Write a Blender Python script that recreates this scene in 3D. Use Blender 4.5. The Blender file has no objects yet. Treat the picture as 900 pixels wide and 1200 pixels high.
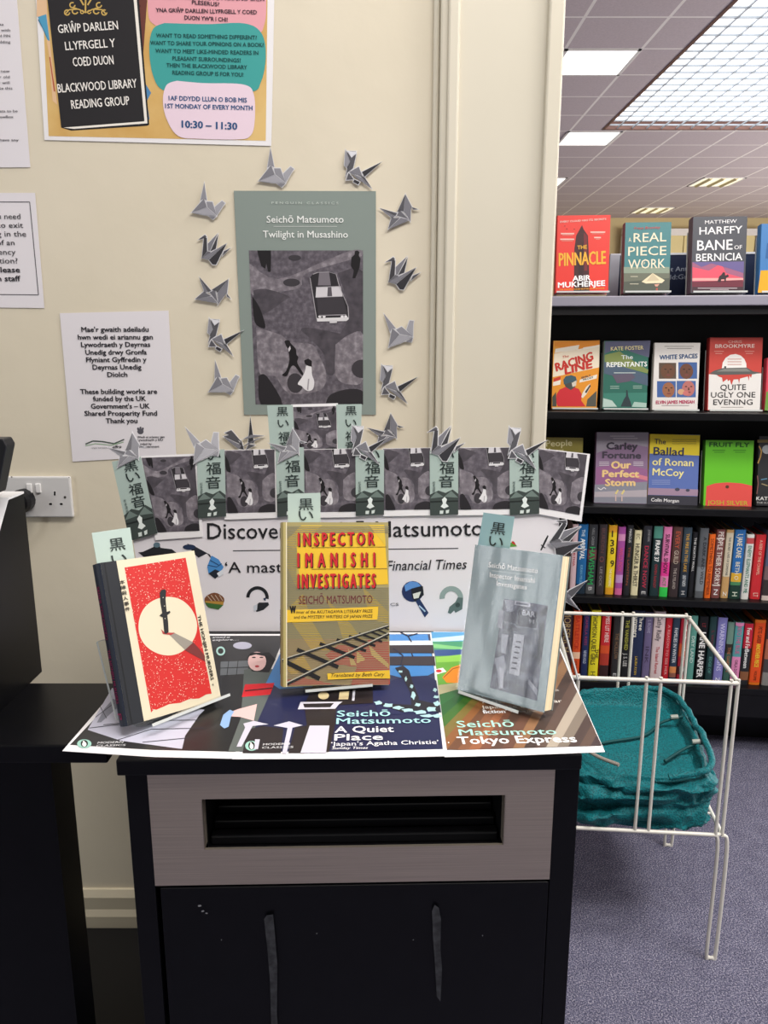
import bpy, math, random
from mathutils import Matrix, Vector, noise
random.seed(7)
SC = bpy.context.scene
COL = SC.collection
R = math.radians

# ------------------------------------------------------------------ camera, world, lights, exposure
CAM_H, PITCH, FPX = 1.38, R(12.4), 901.0
cam = bpy.data.cameras.new('camera'); cam.sensor_width = 36; cam.lens = FPX/1200*36; cam.clip_start = .02
camo = bpy.data.objects.new('camera', cam); COL.objects.link(camo)
camo.location = (0, 0, CAM_H); camo.rotation_euler = (R(90)-PITCH, 0, 0)
SC.camera = camo
SC.view_settings.view_transform = 'Standard'; SC.view_settings.look = 'None'
SC.view_settings.exposure = 0.0; SC.view_settings.gamma = 1; SC.view_settings.use_curve_mapping = False
W = bpy.data.worlds.new('world'); SC.world = W; W.use_nodes = True
W.node_tree.nodes['Background'].inputs[0].default_value = (1, .97, .94, 1)
W.node_tree.nodes['Background'].inputs[1].default_value = .29
def area(name, loc, rot, sx, sy, power, col=(1, .97, .92)):
    l = bpy.data.lights.new(name, 'AREA'); l.shape = 'RECTANGLE'; l.size = sx; l.size_y = sy; l.energy = power; l.color = col
    o = bpy.data.objects.new(name, l); COL.objects.link(o); o.location = loc; o.rotation_euler = rot
    return o
area('ceiling_lamp_near', (.45, .0, 3.55), (0, 0, 0), 1.8, .6, 66)
area('ceiling_lamp_side', (1.9, .2, 3.55), (0, 0, 0), .6, 1.8, 56)
area('jacket_glare_light', (-3.4, -.62, 1.7), (0, R(-90), 0), 1.8, .55, 26, (.95, .98, 1))  # unseen light added at the left for glare on the plastic jacket
area('rooflight_lamp', (5.0, 6.7, 3.695), (0, 0, 0), 5.2, 4.4, 190, (.97, .99, 1))
area('ceiling_fill_right', (8.9, 6.0, 1.5), (0, R(90), 0), 1.8, 12, 780, (1, .96, .93))  # unseen fill added at the right to brighten the ceiling
area('ceiling_lamp_shelves', (1.7, 1.0, 3.55), (0, 0, 0), .6, .6, 52)

# ------------------------------------------------------------------ helpers
CAMM = Matrix.Translation((0, 0, CAM_H)) @ Matrix.Rotation(R(90)-PITCH, 4, 'X')
CO = CAMM.translation
def ray(px, py):
    return (CAMM.to_3x3() @ Vector(((px-450)/FPX, -(py-600)/FPX, -1))).normalized()
def px2(M, px, py, y=0.0):
    Mi = M.inverted(); o = Mi @ CO; d = Mi.to_3x3() @ ray(px, py)
    t = (y-o.y)/d.y
    return o + d*t
def on_z(px, py, Z):
    d = ray(px, py); t = (Z-CO.z)/d.z
    return CO + d*t
def lin(h):
    h = h.lstrip('#'); c = [int(h[i:i+2], 16)/255 for i in (0, 2, 4)]
    return tuple(x/12.92 if x <= .04045 else ((x+.055)/1.055)**2.4 for x in c)
MC = {}
def mat(h, rough=.55, metal=0, coat=0, spec=.35):
    if not isinstance(h, str): return h
    k = (h, rough, metal, coat, spec)
    if k in MC: return MC[k]
    m = bpy.data.materials.new('colour_'+h.lstrip('#')); m.use_nodes = True
    b = m.node_tree.nodes['Principled BSDF']
    b.inputs['Base Color'].default_value = (*lin(h), 1); b.inputs['Roughness'].default_value = rough
    b.inputs['Metallic'].default_value = metal; b.inputs['Coat Weight'].default_value = coat
    b.inputs['Coat Roughness'].default_value = .12
    b.inputs['Specular IOR Level'].default_value = spec
    MC[k] = m
    return m
def nodes(name):
    m = bpy.data.materials.new(name); m.use_nodes = True
    nt = m.node_tree; return m, nt, nt.nodes['Principled BSDF']
def N(nt, t, **kw):
    n = nt.nodes.new(t)
    for k, v in kw.items():
        if k in n.inputs: n.inputs[k].default_value = v
        else: setattr(n, k, v)
    return n
def ramp(nt, fac, stops):
    r = nt.nodes.new('ShaderNodeValToRGB'); e = r.color_ramp.elements
    while len(e) < len(stops): e.new(.5)
    for i, (p, c) in enumerate(stops): e[i].position = p; e[i].color = (*lin(c), 1)
    nt.links.new(fac, r.inputs[0]); return r
def noise_mat(name, stops, scale=8, detail=4, rough=.6, bump=0, bscale=None, coord='Object', spec=.35, stretch=None, metal=0, rot=None):
    m, nt, b = nodes(name); tc = N(nt, 'ShaderNodeTexCoord'); src = tc.outputs[coord]
    if stretch or rot:
        mp = N(nt, 'ShaderNodeMapping'); mp.inputs['Scale'].default_value = stretch or (1, 1, 1)
        if rot: mp.inputs['Rotation'].default_value = rot
        nt.links.new(src, mp.inputs[0]); src = mp.outputs[0]
    n = N(nt, 'ShaderNodeTexNoise', Scale=scale, Detail=detail); nt.links.new(src, n.inputs['Vector'])
    r = ramp(nt, n.outputs['Fac'], stops); nt.links.new(r.outputs[0], b.inputs['Base Color'])
    b.inputs['Roughness'].default_value = rough; b.inputs['Specular IOR Level'].default_value = spec; b.inputs['Metallic'].default_value = metal
    if bump:
        n2 = N(nt, 'ShaderNodeTexNoise', Scale=bscale or scale, Detail=3); nt.links.new(src, n2.inputs['Vector'])
        bp = N(nt, 'ShaderNodeBump', Strength=1.0, Distance=bump); nt.links.new(n2.outputs['Fac'], bp.inputs['Height'])
        nt.links.new(bp.outputs[0], b.inputs['Normal'])
    return m
def front_only(nt, fr):
    ge = N(nt, 'ShaderNodeNewGeometry'); iv = N(nt, 'ShaderNodeMath', operation='SUBTRACT'); iv.inputs[0].default_value = 1
    nt.links.new(ge.outputs['Backfacing'], iv.inputs[1]); mu = N(nt, 'ShaderNodeMath', operation='MULTIPLY')
    nt.links.new(fr.outputs[0], mu.inputs[0]); nt.links.new(iv.outputs[0], mu.inputs[1]); return mu.outputs[0]
def acrylic():
    m = bpy.data.materials.new('clear_acrylic'); m.use_nodes = True; nt = m.node_tree; nt.nodes.clear()
    o = N(nt, 'ShaderNodeOutputMaterial'); mx = N(nt, 'ShaderNodeMixShader')
    t = N(nt, 'ShaderNodeBsdfTransparent'); t.inputs[0].default_value = (.9, .92, .92, 1)
    g = N(nt, 'ShaderNodeBsdfGlossy', Roughness=.05); fr = N(nt, 'ShaderNodeFresnel', IOR=1.45)
    nt.links.new(front_only(nt, fr), mx.inputs[0]); nt.links.new(t.outputs[0], mx.inputs[1]); nt.links.new(g.outputs[0], mx.inputs[2])
    nt.links.new(mx.outputs[0], o.inputs[0]); return m
ACR = acrylic()
ACR_EDGE = mat('#c9cdcb', .25)

class MB:
    def __init__(s): s.v = []; s.f = []; s.m = []; s.mats = []
    def mi(s, m):
        m = mat(m)
        if m not in s.mats: s.mats.append(m)
        return s.mats.index(m)
    def face(s, pts, m):
        i = len(s.v); s.v += [tuple(p) for p in pts]; s.f.append(list(range(i, i+len(pts)))); s.m.append(s.mi(m)); return s
    def grid(s, rows, m, closed=False):
        i = len(s.v); n = len(rows[0]); k = s.mi(m)
        for r_ in rows: s.v += [tuple(p) for p in r_]
        for a in range(len(rows)-1):
            for b in range(n if closed else n-1):
                c = (b+1) % n
                s.f.append([i+a*n+b, i+a*n+c, i+(a+1)*n+c, i+(a+1)*n+b]); s.m.append(k)
        return s
    def box(s, x0, x1, y0, y1, z0, z1, m, M=None):
        c = [Vector((x, y, z)) for z in (z0, z1) for y in (y0, y1) for x in (x0, x1)]
        if M: c = [M @ p for p in c]
        i = len(s.v); s.v += [tuple(p) for p in c]; k = s.mi(m)
        for f in ((0, 2, 3, 1), (4, 5, 7, 6), (0, 1, 5, 4), (2, 6, 7, 3), (0, 4, 6, 2), (1, 3, 7, 5)):
            s.f.append([i+a for a in f]); s.m.append(k)
        return s
    def prism(s, pts, y0, y1, m, ms=None):          # outline in x,z extruded along y
        n = len(pts); ar = sum(pts[a][0]*pts[(a+1) % n][1]-pts[(a+1) % n][0]*pts[a][1] for a in range(n))
        if ar < 0: pts = list(reversed(pts))
        i = len(s.v); s.v += [(p[0], y0, p[1]) for p in pts]+[(p[0], y1, p[1]) for p in pts]
        k = s.mi(m); k2 = s.mi(ms) if ms else k
        s.f.append([i+a for a in range(n)]); s.m.append(k)
        s.f.append([i+n+a for a in reversed(range(n))]); s.m.append(k)
        for a in range(n):
            b = (a+1) % n; s.f.append([i+b, i+a, i+n+a, i+n+b]); s.m.append(k2)
        return s
    def tube(s, pts, r, m, seg=10, closed=False):
        pts = [Vector(p) for p in pts]; rows = []; n = len(pts); up = Vector((.13, .27, .95))
        for j, p in enumerate(pts):
            if closed: t = pts[(j+1) % n]-pts[j-1]
            else: t = pts[min(j+1, n-1)]-pts[max(j-1, 0)]
            t.normalize(); a = t.cross(up)
            if a.length < .05: a = t.cross(Vector((1, 0, 0)))
            a.normalize(); b = t.cross(a); up = b if b.dot(up) > 0 else -b
            b = a.cross(t)
            rows.append([p+(a*math.cos(q)+b*math.sin(q))*r for q in [2*math.pi*x/seg for x in range(seg)]])
        if closed: rows.append(rows[0])
        s.grid(rows, m, closed=True)
        if not closed:
            s.face(rows[0], m); s.face(list(reversed(rows[-1])), m)
        return s
    def build(s, name, parent=None, smooth=False, bevel=0, M=None):
        me = bpy.data.meshes.new(name); me.from_pydata(s.v, [], s.f)
        for m in s.mats: me.materials.append(m)
        me.polygons.foreach_set('material_index', s.m)
        if smooth: me.polygons.foreach_set('use_smooth', [True]*len(s.f))
        me.update()
        o = bpy.data.objects.new(name, me); COL.objects.link(o)
        if parent: o.parent = parent
        elif M: o.matrix_world = M
        if bevel:
            b = o.modifiers.new('b', 'BEVEL'); b.width = bevel; b.segments = 2; b.limit_method = 'ANGLE'; b.harden_normals = False
        return o
def tag(o, label=None, cat=None, group=None, kind=None):
    if label: o['label'] = label
    if cat: o['category'] = cat
    if group: o['group'] = group
    if kind: o['kind'] = kind
    return o
def thing(name, label, cat, M=None, group=None):
    o = bpy.data.objects.new(name, None); COL.objects.link(o); o.empty_display_size = .05
    if M: o.matrix_basis = M
    return tag(o, label, cat, group)
def smooth_path(pts, k=6):
    pts = [Vector(p) for p in pts]; out = []
    for i in range(len(pts)-1):
        p0, p1, p2, p3 = pts[max(i-1, 0)], pts[i], pts[i+1], pts[min(i+2, len(pts)-1)]
        for j in range(k):
            t = j/k
            out.append(.5*((2*p1)+(p2-p0)*t+(2*p0-5*p1+4*p2-p3)*t*t+(3*p1-p0-3*p2+p3)*t**3))
    out.append(pts[-1]); return out

# ---- lettering meshes
TC = {}
def text_mesh(s, bold, shear):
    k = (s, shear)
    if k not in TC:
        c = bpy.data.curves.new('t', 'FONT'); c.body = s; c.resolution_u = 2; c.shear = shear
        o = bpy.data.objects.new('t', c); me = bpy.data.meshes.new_from_object(o)
        v = [(p.co.x, p.co.y) for p in me.vertices]; f = [list(p.vertices) for p in me.polygons]
        bpy.data.objects.remove(o); bpy.data.curves.remove(c); bpy.data.meshes.remove(me)
        TC[k] = (v, f)
    return TC[k]
LAY = .00016
class Art:
    """flat printing on a face (local plane y=0 facing -y), positions read off the photograph and laid on that face"""
    def __init__(s, root, M, zoom=(0, 0, 1)):
        s.root, s.M, s.zm = root, M, zoom; s.a = MB(); s.t = MB(); s.n = {}
    def z(s, *zoom): s.zm = zoom; return s
    def pt(s, u, v):
        p = px2(s.M, s.zm[0]+u/s.zm[2], s.zm[1]+v/s.zm[2]); return (p.x, p.z)
    def lpoly(s, pts, col, lay=1):
        s.n[lay] = n = min(s.n.get(lay, 0)+1, 45)
        s.a.face([(x, -LAY*(lay+n*.02), z) for x, z in pts], col); return s
    def poly(s, pts, col, lay=1): return s.lpoly([s.pt(*p) for p in pts], col, lay)
    def rect(s, u0, v0, u1, v1, col, lay=1): return s.poly([(u0, v1), (u1, v1), (u1, v0), (u0, v0)], col, lay)
    def ell(s, cu, cv, ru, rv, col, lay=1, n=20, wob=0):
        return s.poly([(cu+ru*math.cos(a)*(1+wob*math.sin(5*a+cu)), cv+rv*math.sin(a)*(1+wob*math.sin(5*a+cu))) for a in [2*math.pi*i/n for i in range(n)]], col, lay)
    def ring(s, cu, cv, r0, r1, a0, a1, col, lay=1, n=14):
        A = [R(a0+(a1-a0)*i/n) for i in range(n+1)]
        return s.poly([(cu+r1*math.cos(a), cv+r1*math.sin(a)) for a in A]+[(cu+r0*math.cos(a), cv+r0*math.sin(a)) for a in reversed(A)], col, lay)
    def line(s, pts, w, col, lay=2):
        for (a, b), (c, d) in zip(pts[:-1], pts[1:]):
            L = math.hypot(c-a, d-b) or 1; nx, ny = -(d-b)/L*w/2, (c-a)/L*w/2
            s.poly([(a+nx, b+ny), (c+nx, d+ny), (c-nx, d-ny), (a-nx, b-ny)], col, lay)
        return s
    def ltext(s, txt, A, B, h, col, bold=0.0, shear=0.0, lay=6):
        v, f = text_mesh(txt, bold, shear)
        if not v: return s
        x0 = min(p[0] for p in v); x1 = max(p[0] for p in v)
        d = Vector((B[0]-A[0], B[1]-A[1])); L = d.length; d.normalize(); up = Vector((-d.y, d.x))
        sx = L/(x1-x0); sy = h/.72
        k = s.t.mi(col); w = max(bold, 0)*.9*h/.72
        for n_, (ox, oy) in enumerate(((-w, 0), (w, 0), (0, w*.7), (0, -w*.7)) if w > 0 else ((0, 0),)):
            i = len(s.t.v)
            for x, y in v:
                q = Vector(A)+d*((x-x0)*sx+ox)+up*(y*sy+oy); s.t.v.append((q.x, -LAY*(lay+n_*.06), q.y))
            for g in f: s.t.f.append([i+a for a in g]); s.t.m.append(k)
        return s
    def text(s, txt, A, B, h, col, bold=0.0, shear=0.0, lay=6):
        d = (B[0]-A[0], B[1]-A[1]); L = math.hypot(*d); u = (d[1]/L*h, -d[0]/L*h)
        a, b = s.pt(*A), s.pt(*B); c = s.pt(A[0]+u[0], A[1]+u[1])
        e = Vector((b[0]-a[0], b[1]-a[1])).normalized(); up = Vector((-e.y, e.x))
        return s.ltext(txt, a, b, abs(Vector((c[0]-a[0], c[1]-a[1])).dot(up)), col, bold, shear, lay)
    def vert(s, txt, cu, v0, pitch, h, col, du=0.0, bold=0.0, w=None):      # a column of upright characters
        for i, ch in enumerate(txt):
            c = cu+du*i; v = v0+pitch*i; w_ = w or h
            s.text(ch, (c-w_/2, v), (c+w_/2, v+(0.0)), h*.82, col, bold)
        return s
    def done(s, an='artwork', tn='lettering'):
        host = s.root
        for c in s.root.children:
            if c.name.split('.')[0] in ('cover', 'paper', 'door', 'plate', 'board'): host = c; break
        if s.a.f: s.a.build(an, host)
        if s.t.f: s.t.build(tn, host)
def plane(x, y, z, yaw=0, tilt=0, roll=0):
    return Matrix.Translation((x, y, z)) @ Matrix.Rotation(R(yaw), 4, 'Z') @ Matrix.Rotation(R(-tilt), 4, 'X') @ Matrix.Rotation(R(roll), 4, 'Y')
def sheet(name, label, cat, P, px, col, off=.001, th=.0004, group=None, extra=None):
    """a paper sheet on plane P (local y=0), outline given where the photograph shows its corners; returns root, Art"""
    pts = [px2(P, u, v, -off) for u, v in px]
    cx = sum(p.x for p in pts)/len(pts); z0 = min(p.z for p in pts)
    M = P @ Matrix.Translation((cx, -off, z0))
    r_ = thing(name, label, cat, M, group)
    MB().prism([(p.x-cx, p.z-z0) for p in pts], 0, th, col).build('paper', r_)
    return r_, Art(r_, M)
PAPER = mat('#e4dfe3', .5); WHITE = mat('#ece9ea', .5); INK = mat('#1d1c20', .6)
BLACK = mat('#0c0c0f', .45, spec=.3)
# ------------------------------------------------------------------ the setting
WALL_Y = 1.53
MW = plane(0, WALL_Y, 0)
wallm = noise_mat('cream_wall_paint', [(.3, '#d9cfb9'), (.7, '#dfd5c0')], scale=3, rough=.55, bump=.0006, bscale=26)
gloss = noise_mat('cream_gloss_paint', [(.3, '#d3ccba'), (.7, '#d9d2c1')], scale=2, rough=.35, bump=.0004, bscale=14)
tag(MB().box(-2.6, .12, WALL_Y, WALL_Y+.16, 0, 3.63, wallm).build('wall_back'), kind='structure')
cs = MB().box(.1, .3167, WALL_Y-.022, WALL_Y+.16, 0, 3.63, gloss)
cs.box(.113, .134, WALL_Y-.029, WALL_Y, 0, 3.63, gloss)
cs.box(.288, .3167, WALL_Y-.034, WALL_Y+.1, 0, 3.63, gloss)
tag(cs.build('trim_1', bevel=.004), kind='structure')
tag(MB().box(.088, .1, WALL_Y-.010, WALL_Y, 0, 3.63, gloss).build('trim_2', bevel=.005), kind='structure')
sk = MB().prism([(0, 0), (.02, 0), (.02, .105), (.014, .12), (.014, .15), (.006, .165), (0, .165)], -2.6, .1, mat('#c9bfa8', .4))
o = sk.build('baseboard_back'); o.matrix_world = Matrix(((0, 1, 0, 0), (-1, 0, 0, WALL_Y), (0, 0, 1, 0), (0, 0, 0, 1))); tag(o, kind='structure')

def carpet():
    m, nt, b = nodes('speckled_carpet'); tc = N(nt, 'ShaderNodeTexCoord')
    n = N(nt, 'ShaderNodeTexNoise', Scale=300, Detail=6, Roughness=.75); nt.links.new(tc.outputs['Object'], n.inputs['Vector'])
    r_ = ramp(nt, n.outputs['Fac'], [(.36, '#242534'), (.46, '#4f5168'), (.53, '#747288'), (.63, '#c0bac4')])
    n2 = N(nt, 'ShaderNodeTexNoise', Scale=26, Detail=4); nt.links.new(tc.outputs['Object'], n2.inputs['Vector'])
    mx = N(nt, 'ShaderNodeMix', data_type='RGBA', blend_type='MULTIPLY'); mx.inputs[0].default_value = .35
    r2 = ramp(nt, n2.outputs['Fac'], [(.35, '#b4b4c0'), (.65, '#ffffff')])
    nt.links.new(r_.outputs[0], mx.inputs[6]); nt.links.new(r2.outputs[0], mx.inputs[7]); nt.links.new(mx.outputs[2], b.inputs['Base Color'])
    b.inputs['Roughness'].default_value = .95; b.inputs['Specular IOR Level'].default_value = .1
    bp = N(nt, 'ShaderNodeBump', Strength=.7, Distance=.004); nt.links.new(n.outputs['Fac'], bp.inputs['Height']); nt.links.new(bp.outputs[0], b.inputs['Normal'])
    return m
tag(MB().box(-3.5, 9, -4, 15, -.05, 0, carpet()).build('floor'), kind='structure')

CEIL = 3.63
def ceil_mat():
    m, nt, b = nodes('ceiling_tiles'); tc = N(nt, 'ShaderNodeTexCoord'); sp = N(nt, 'ShaderNodeSeparateXYZ'); nt.links.new(tc.outputs['Object'], sp.inputs[0])
    d = []
    for ax, off in (('X', 2.02), ('Y', 6.66)):
        a = N(nt, 'ShaderNodeMath', operation='SUBTRACT'); nt.links.new(sp.outputs[ax], a.inputs[0]); a.inputs[1].default_value = off-.3
        q = N(nt, 'ShaderNodeMath', operation='FLOORED_MODULO'); nt.links.new(a.outputs[0], q.inputs[0]); q.inputs[1].default_value = .6
        w = N(nt, 'ShaderNodeMath', operation='SUBTRACT'); nt.links.new(q.outputs[0], w.inputs[0]); w.inputs[1].default_value = .3
        e = N(nt, 'ShaderNodeMath', operation='ABSOLUTE'); nt.links.new(w.outputs[0], e.inputs[0]); d.append(e)
    mn = N(nt, 'ShaderNodeMath', operation='MINIMUM'); nt.links.new(d[0].outputs[0], mn.inputs[0]); nt.links.new(d[1].outputs[0], mn.inputs[1])
    lt = N(nt, 'ShaderNodeMath', operation='LESS_THAN'); nt.links.new(mn.outputs[0], lt.inputs[0]); lt.inputs[1].default_value = .012
    mx = N(nt, 'ShaderNodeMix', data_type='RGBA'); nt.links.new(lt.outputs[0], mx.inputs[0])
    n = N(nt, 'ShaderNodeTexNoise', Scale=60, Detail=3); nt.links.new(tc.outputs['Object'], n.inputs['Vector'])
    r_ = ramp(nt, n.outputs['Fac'], [(.3, '#c2b4b3'), (.7, '#cdbfbd')]); nt.links.new(r_.outputs[0], mx.inputs[6]); mx.inputs[7].default_value = (*lin('#f3ece2'), 1)
    nt.links.new(mx.outputs[2], b.inputs['Base Color']); b.inputs['Roughness'].default_value = .8
    return m
cm = ceil_mat(); c = MB(); RX0, RX1, RY0, RY1 = 2.35, 7.6, 4.46, 9.0
for x0, x1, y0, y1 in ((-3.5, RX0, -4, 15), (RX1, 9, -4, 15), (RX0, RX1, -4, RY0), (RX0, RX1, RY1, 15)): c.box(x0, x1, y0, y1, CEIL, CEIL+.03, cm)
tag(c.build('ceiling'), kind='structure')
tag(MB().box(-3.5, 9, 15, 15.15, 0, CEIL, mat('#d3bf8c', .7)).build('wall_far'), kind='structure')

# rooflight
def emit(name, col, s):
    m = bpy.data.materials.new(name); m.use_nodes = True; nt = m.node_tree; b = nt.nodes['Principled BSDF']
    b.inputs['Base Color'].default_value = (.8, .8, .8, 1); b.inputs['Emission Color'].default_value = (*col, 1); b.inputs['Emission Strength'].default_value = s
    return m
rl = thing('rooflight', 'large rooflight with square metal lattice in the tiled ceiling', 'rooflight', plane(5, 6.7, CEIL))
f = MB(); brown = mat('#6b4a40', .5); hx, hy = (RX1-RX0)/2, (RY1-RY0)/2; dx = (RX0+RX1)/2-5; dy = (RY0+RY1)/2-6.7
for x0, x1, y0, y1 in ((-hx, -hx+.03, -hy, hy), (hx-.03, hx, -hy, hy), (-hx, hx, -hy, -hy+.03), (-hx, hx, hy-.03, hy)):
    f.box(x0+dx, x1+dx, y0+dy, y1+dy, -.004, .075, brown)
f.build('frame', rl)
MB().face([(-hx+dx, -hy+dy, .075), (-hx+dx, hy+dy, .075), (hx+dx, hy+dy, .075), (hx+dx, -hy+dy, .075)], emit('sky_diffuser', (.97, .99, 1), 1.5)).build('diffuser', rl)
l = MB(); lm = mat('#8f959b', .4); nx, ny = int(2*hx/.158), int(2*hy/.158)
for i in range(1, nx): x = -hx+dx+i*2*hx/nx; l.box(x-.0045, x+.0045, -hy+dy, hy+dy, 0, .014, lm)
for j in range(1, ny): y = -hy+dy+j*2*hy/ny; l.box(-hx+dx, hx+dx, y-.0045, y+.0045, 0, .014, lm)
l.build('lattice', rl)
lampm = emit('lamp_diffuser', (1, .98, .95), 2.2); warm = emit('lamp_diffuser_warm', (1, .9, .55), .75)
for x, y, m, kind, lab in ((1.42, 6.66, lampm, 0, 'bright square ceiling light panel nearest to the camera beside the white pillar'),
                     (2.0, 9.06, lampm, 0, 'bright square ceiling light panel at the far corner of the rooflight'),
                     (1.96, 11.46, lampm, 0, 'bright square ceiling light panel mostly hidden by the pillar, beyond the others'),
                     (4.45, 11.46, warm, 1, 'yellowish louvred ceiling light above the charcoal novel with the horseman'),
                     (4.36, 13.86, warm, 1, 'yellowish louvred ceiling light farthest back, smaller and further left')):
    t = thing('ceiling_light', lab, 'ceiling light', plane(x+.3, y+.3, CEIL), 'ceiling light panels')
    g = MB()
    for a in ((-.3, -.275, -.3, .3), (.275, .3, -.3, .3), (-.3, .3, -.3, -.275), (-.3, .3, .275, .3)): g.box(*a, -.008, .0, mat('#e9e6e0', .4))
    g.build('frame', t)
    MB().box(-.275, .275, -.275, .275, -.005, -.002, m).build('diffuser', t)
    if kind:
        lv = MB()
        for i in (-1, 0, 1): lv.prism([(i*.18-.03, -.004), (i*.18+.03, -.004), (i*.18, -.03)], -.27, .27, mat('#e8d9a8', .3))
        lv.build('louvre', t)
# white-framed blind window on the far wall
wf = thing('window_1', None, None, plane(0, 14.95, 0)); wf['kind'] = 'structure'
PW = plane(0, 14.9, 0); a, b = px2(PW, 735, 275), px2(PW, 884, 302)
g = MB()
for i in range(9):
    x0 = a.x+(b.x-a.x)*i/9; x1 = a.x+(b.x-a.x)*(i+1)/9; g.prism([(x0, b.z-1), (x1-.02, b.z-1), (x1-.02, a.z), (x0, a.z)], -.05-.01*(i % 2), -.03, mat('#e9d79a', .6))
g.build('vertical_blind', wf)
g = MB()
for q in ((a.x-.1, b.x+.1, a.z-.02, a.z+.1), (a.x-.1, a.x, b.z-1, a.z), (b.x, b.x+.12, b.z-1, a.z)): g.box(q[0], q[1], -.1, 0, q[2], q[3], mat('#efe9df', .4))
g.build('window_frame', wf)

# ------------------------------------------------------------------ bookcase
BC = plane(.86, 2.42, 0, yaw=-6.5)
blk = noise_mat('black_shelf_laminate', [(.3, '#0a0a0c'), (.7, '#101013')], scale=20, rough=.42, spec=.3)
def zat(px, py, y=.03): return px2(BC, px, py, y).z
ZS = [zat(770, 798), zat(770, 699), zat(770, 593), zat(770, 482.5)]; ZTOP = zat(780, 346.5, 0)
BX0, BX1 = px2(BC, 560, 600).x, px2(BC, 985, 600).x
bk = thing('bookcase', 'black library bookcase with grey-edged top shelf full of novels', 'bookcase', BC)
MB().box(BX0, BX1, .30, .32, .03, ZTOP-.02, blk).build('back_panel', bk)
for x in (BX0-.02, BX1): MB().box(x, x+.02, 0, .32, 0, ZTOP-.03, blk).build('side_panel', bk)
for z in ZS: MB().box(BX0, BX1, .0, .30, z-.024, z, blk).build('shelf', bk, bevel=.002)
tp = MB(); tp.box(BX0-.02, BX1+.02, -.01, .34, ZTOP-.03, ZTOP, mat('#9d9aa8', .4)); tp.build('top_shelf', bk, bevel=.003)
MB().box(BX0, BX1, .005, .05, ZTOP-.055, ZTOP-.03, mat('#1a1a1d', .5)).build('top_rail', bk)
MB().box(BX0, BX1, .0, .03, .15, ZS[0]-.024, blk).build('fascia', bk)
MB().box(BX0, BX1, .15, .17, 0, .15, blk).build('plinth', bk)
MB().box(BX0, BX1, .03, .30, .14, .15, blk).build('base_board', bk)

def case(root, Wd, H, T, cover, pages, spine=None, tp=.002, inset=.003, side=-1, name='cover'):
    """hardback: front face on y=0, spine on the left (side=-1)"""
    spine = spine or cover; a = MB(); w = Wd/2
    a.box(-w, w, 0, tp, 0, H, cover); a.box(-w, w, T-tp, T, 0, H, spine)
    sx = side*w
    seg = 5; pr = []
    for i in range(seg+1):
        q = math.pi*i/seg; pr.append((sx+side*.003*math.sin(q), T/2-math.cos(q)*T/2))
    inn = [(sx-side*tp, T-.0005), (sx-side*tp, .0005)]
    loop = pr+inn
    rows = [[(x, y, z) for x, y in loop] for z in (0, H)]
    a.grid(rows, spine, closed=True); a.face(rows[0], spine); a.face(rows[1], spine)
    a.build(name, root)
    p = MB(); x0, x1 = sorted((sx-side*tp, -sx+side*inset)); p.box(x0, x1, tp, T-tp, inset, H-inset, pages); p.build('page_block', root)
def page_mat(name, c1, c2, axis=1):
    st = [1, 1, 1]; st[axis] = 260
    return noise_mat(name, [(.35, c1), (.65, c2)], scale=3, detail=2, rough=.8, stretch=tuple(st))
PGD = page_mat('shaded_page_edges', '#5e5646', '#7d735f')  # page colour darkened to paint in the shade of the shelf above
PG = page_mat('page_edges', '#cdb892', '#eedcb8'); PGW = page_mat('page_edges_pale', '#cfc8b8', '#ece6d8')

def spine_book(px0, px1, ytop, zi, pybot, cover, label, texts=(), bands=(), row='books'):
    z = ZS[zi]; yb = .03+random.uniform(-.003, .006)
    x0, x1 = px2(BC, px0, pybot, yb).x, px2(BC, px1, pybot, yb).x
    top = px2(BC, (px0+px1)/2+ (pybot-ytop)*.08, ytop, yb).z; H = top-z; Wd = x1-x0-.0008
    M = BC @ Matrix.Translation(((x0+x1)/2, yb, z+.0005))
    r_ = thing('book', label, 'book', M, row); cov = mat(cover, .4, spec=.4); w = Wd/2; D = .135
    a = MB()
    pr = [(-w, .004)]+[(w*math.cos(q), .004-.004*math.sin(q)) for q in [math.pi*(1-i/6) for i in range(7)]][1:-1]+[(w, .004)]
    pr += [(w, D), (w-.0015, D), (w-.0015, .006), (-w+.0015, .006), (-w+.0015, D), (-w, D)]
    a.grid([[(x, y, 0) for x, y in pr], [(x, y, H) for x, y in pr]], cov, closed=True)
    a.face([(x, y, H) for x, y in pr], cov); a.build('cover', r_)
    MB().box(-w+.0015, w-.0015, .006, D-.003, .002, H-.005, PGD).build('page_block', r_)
    A = Art(r_, M)
    def c(p): return (p[0]*w, 0)
    for v0, v1, colr in bands:
        n = 6; xs = [w*math.cos(math.pi*(1-i/n)) for i in range(n+1)]; ys = [.004-.004*math.sin(math.pi*(1-i/n))-.0002 for i in range(n+1)]
        A.a.grid([[(x, y, H*(1-v)) for x, y in zip(xs, ys)] for v in (v1, v0)], colr)
    for t in texts:
        s_, v0, v1, hf, colr = t[:5]; off = t[5] if len(t) > 5 else 0; bd = t[6] if len(t) > 6 else .01
        h = hf*Wd
        A.ltext(s_, (-h/2+off*Wd, H*(1-v0)), (-h/2+off*Wd, H*(1-v1)), h, colr, bd, lay=3)
    A.done('band', 'lettering')
    return r_
G3 = 'novels standing spine-out on the upper spine row'; G4 = 'novels standing spine-out on the lower spine row'
def hb(px): return 690+ (px-669)*.0378+5.6
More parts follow.
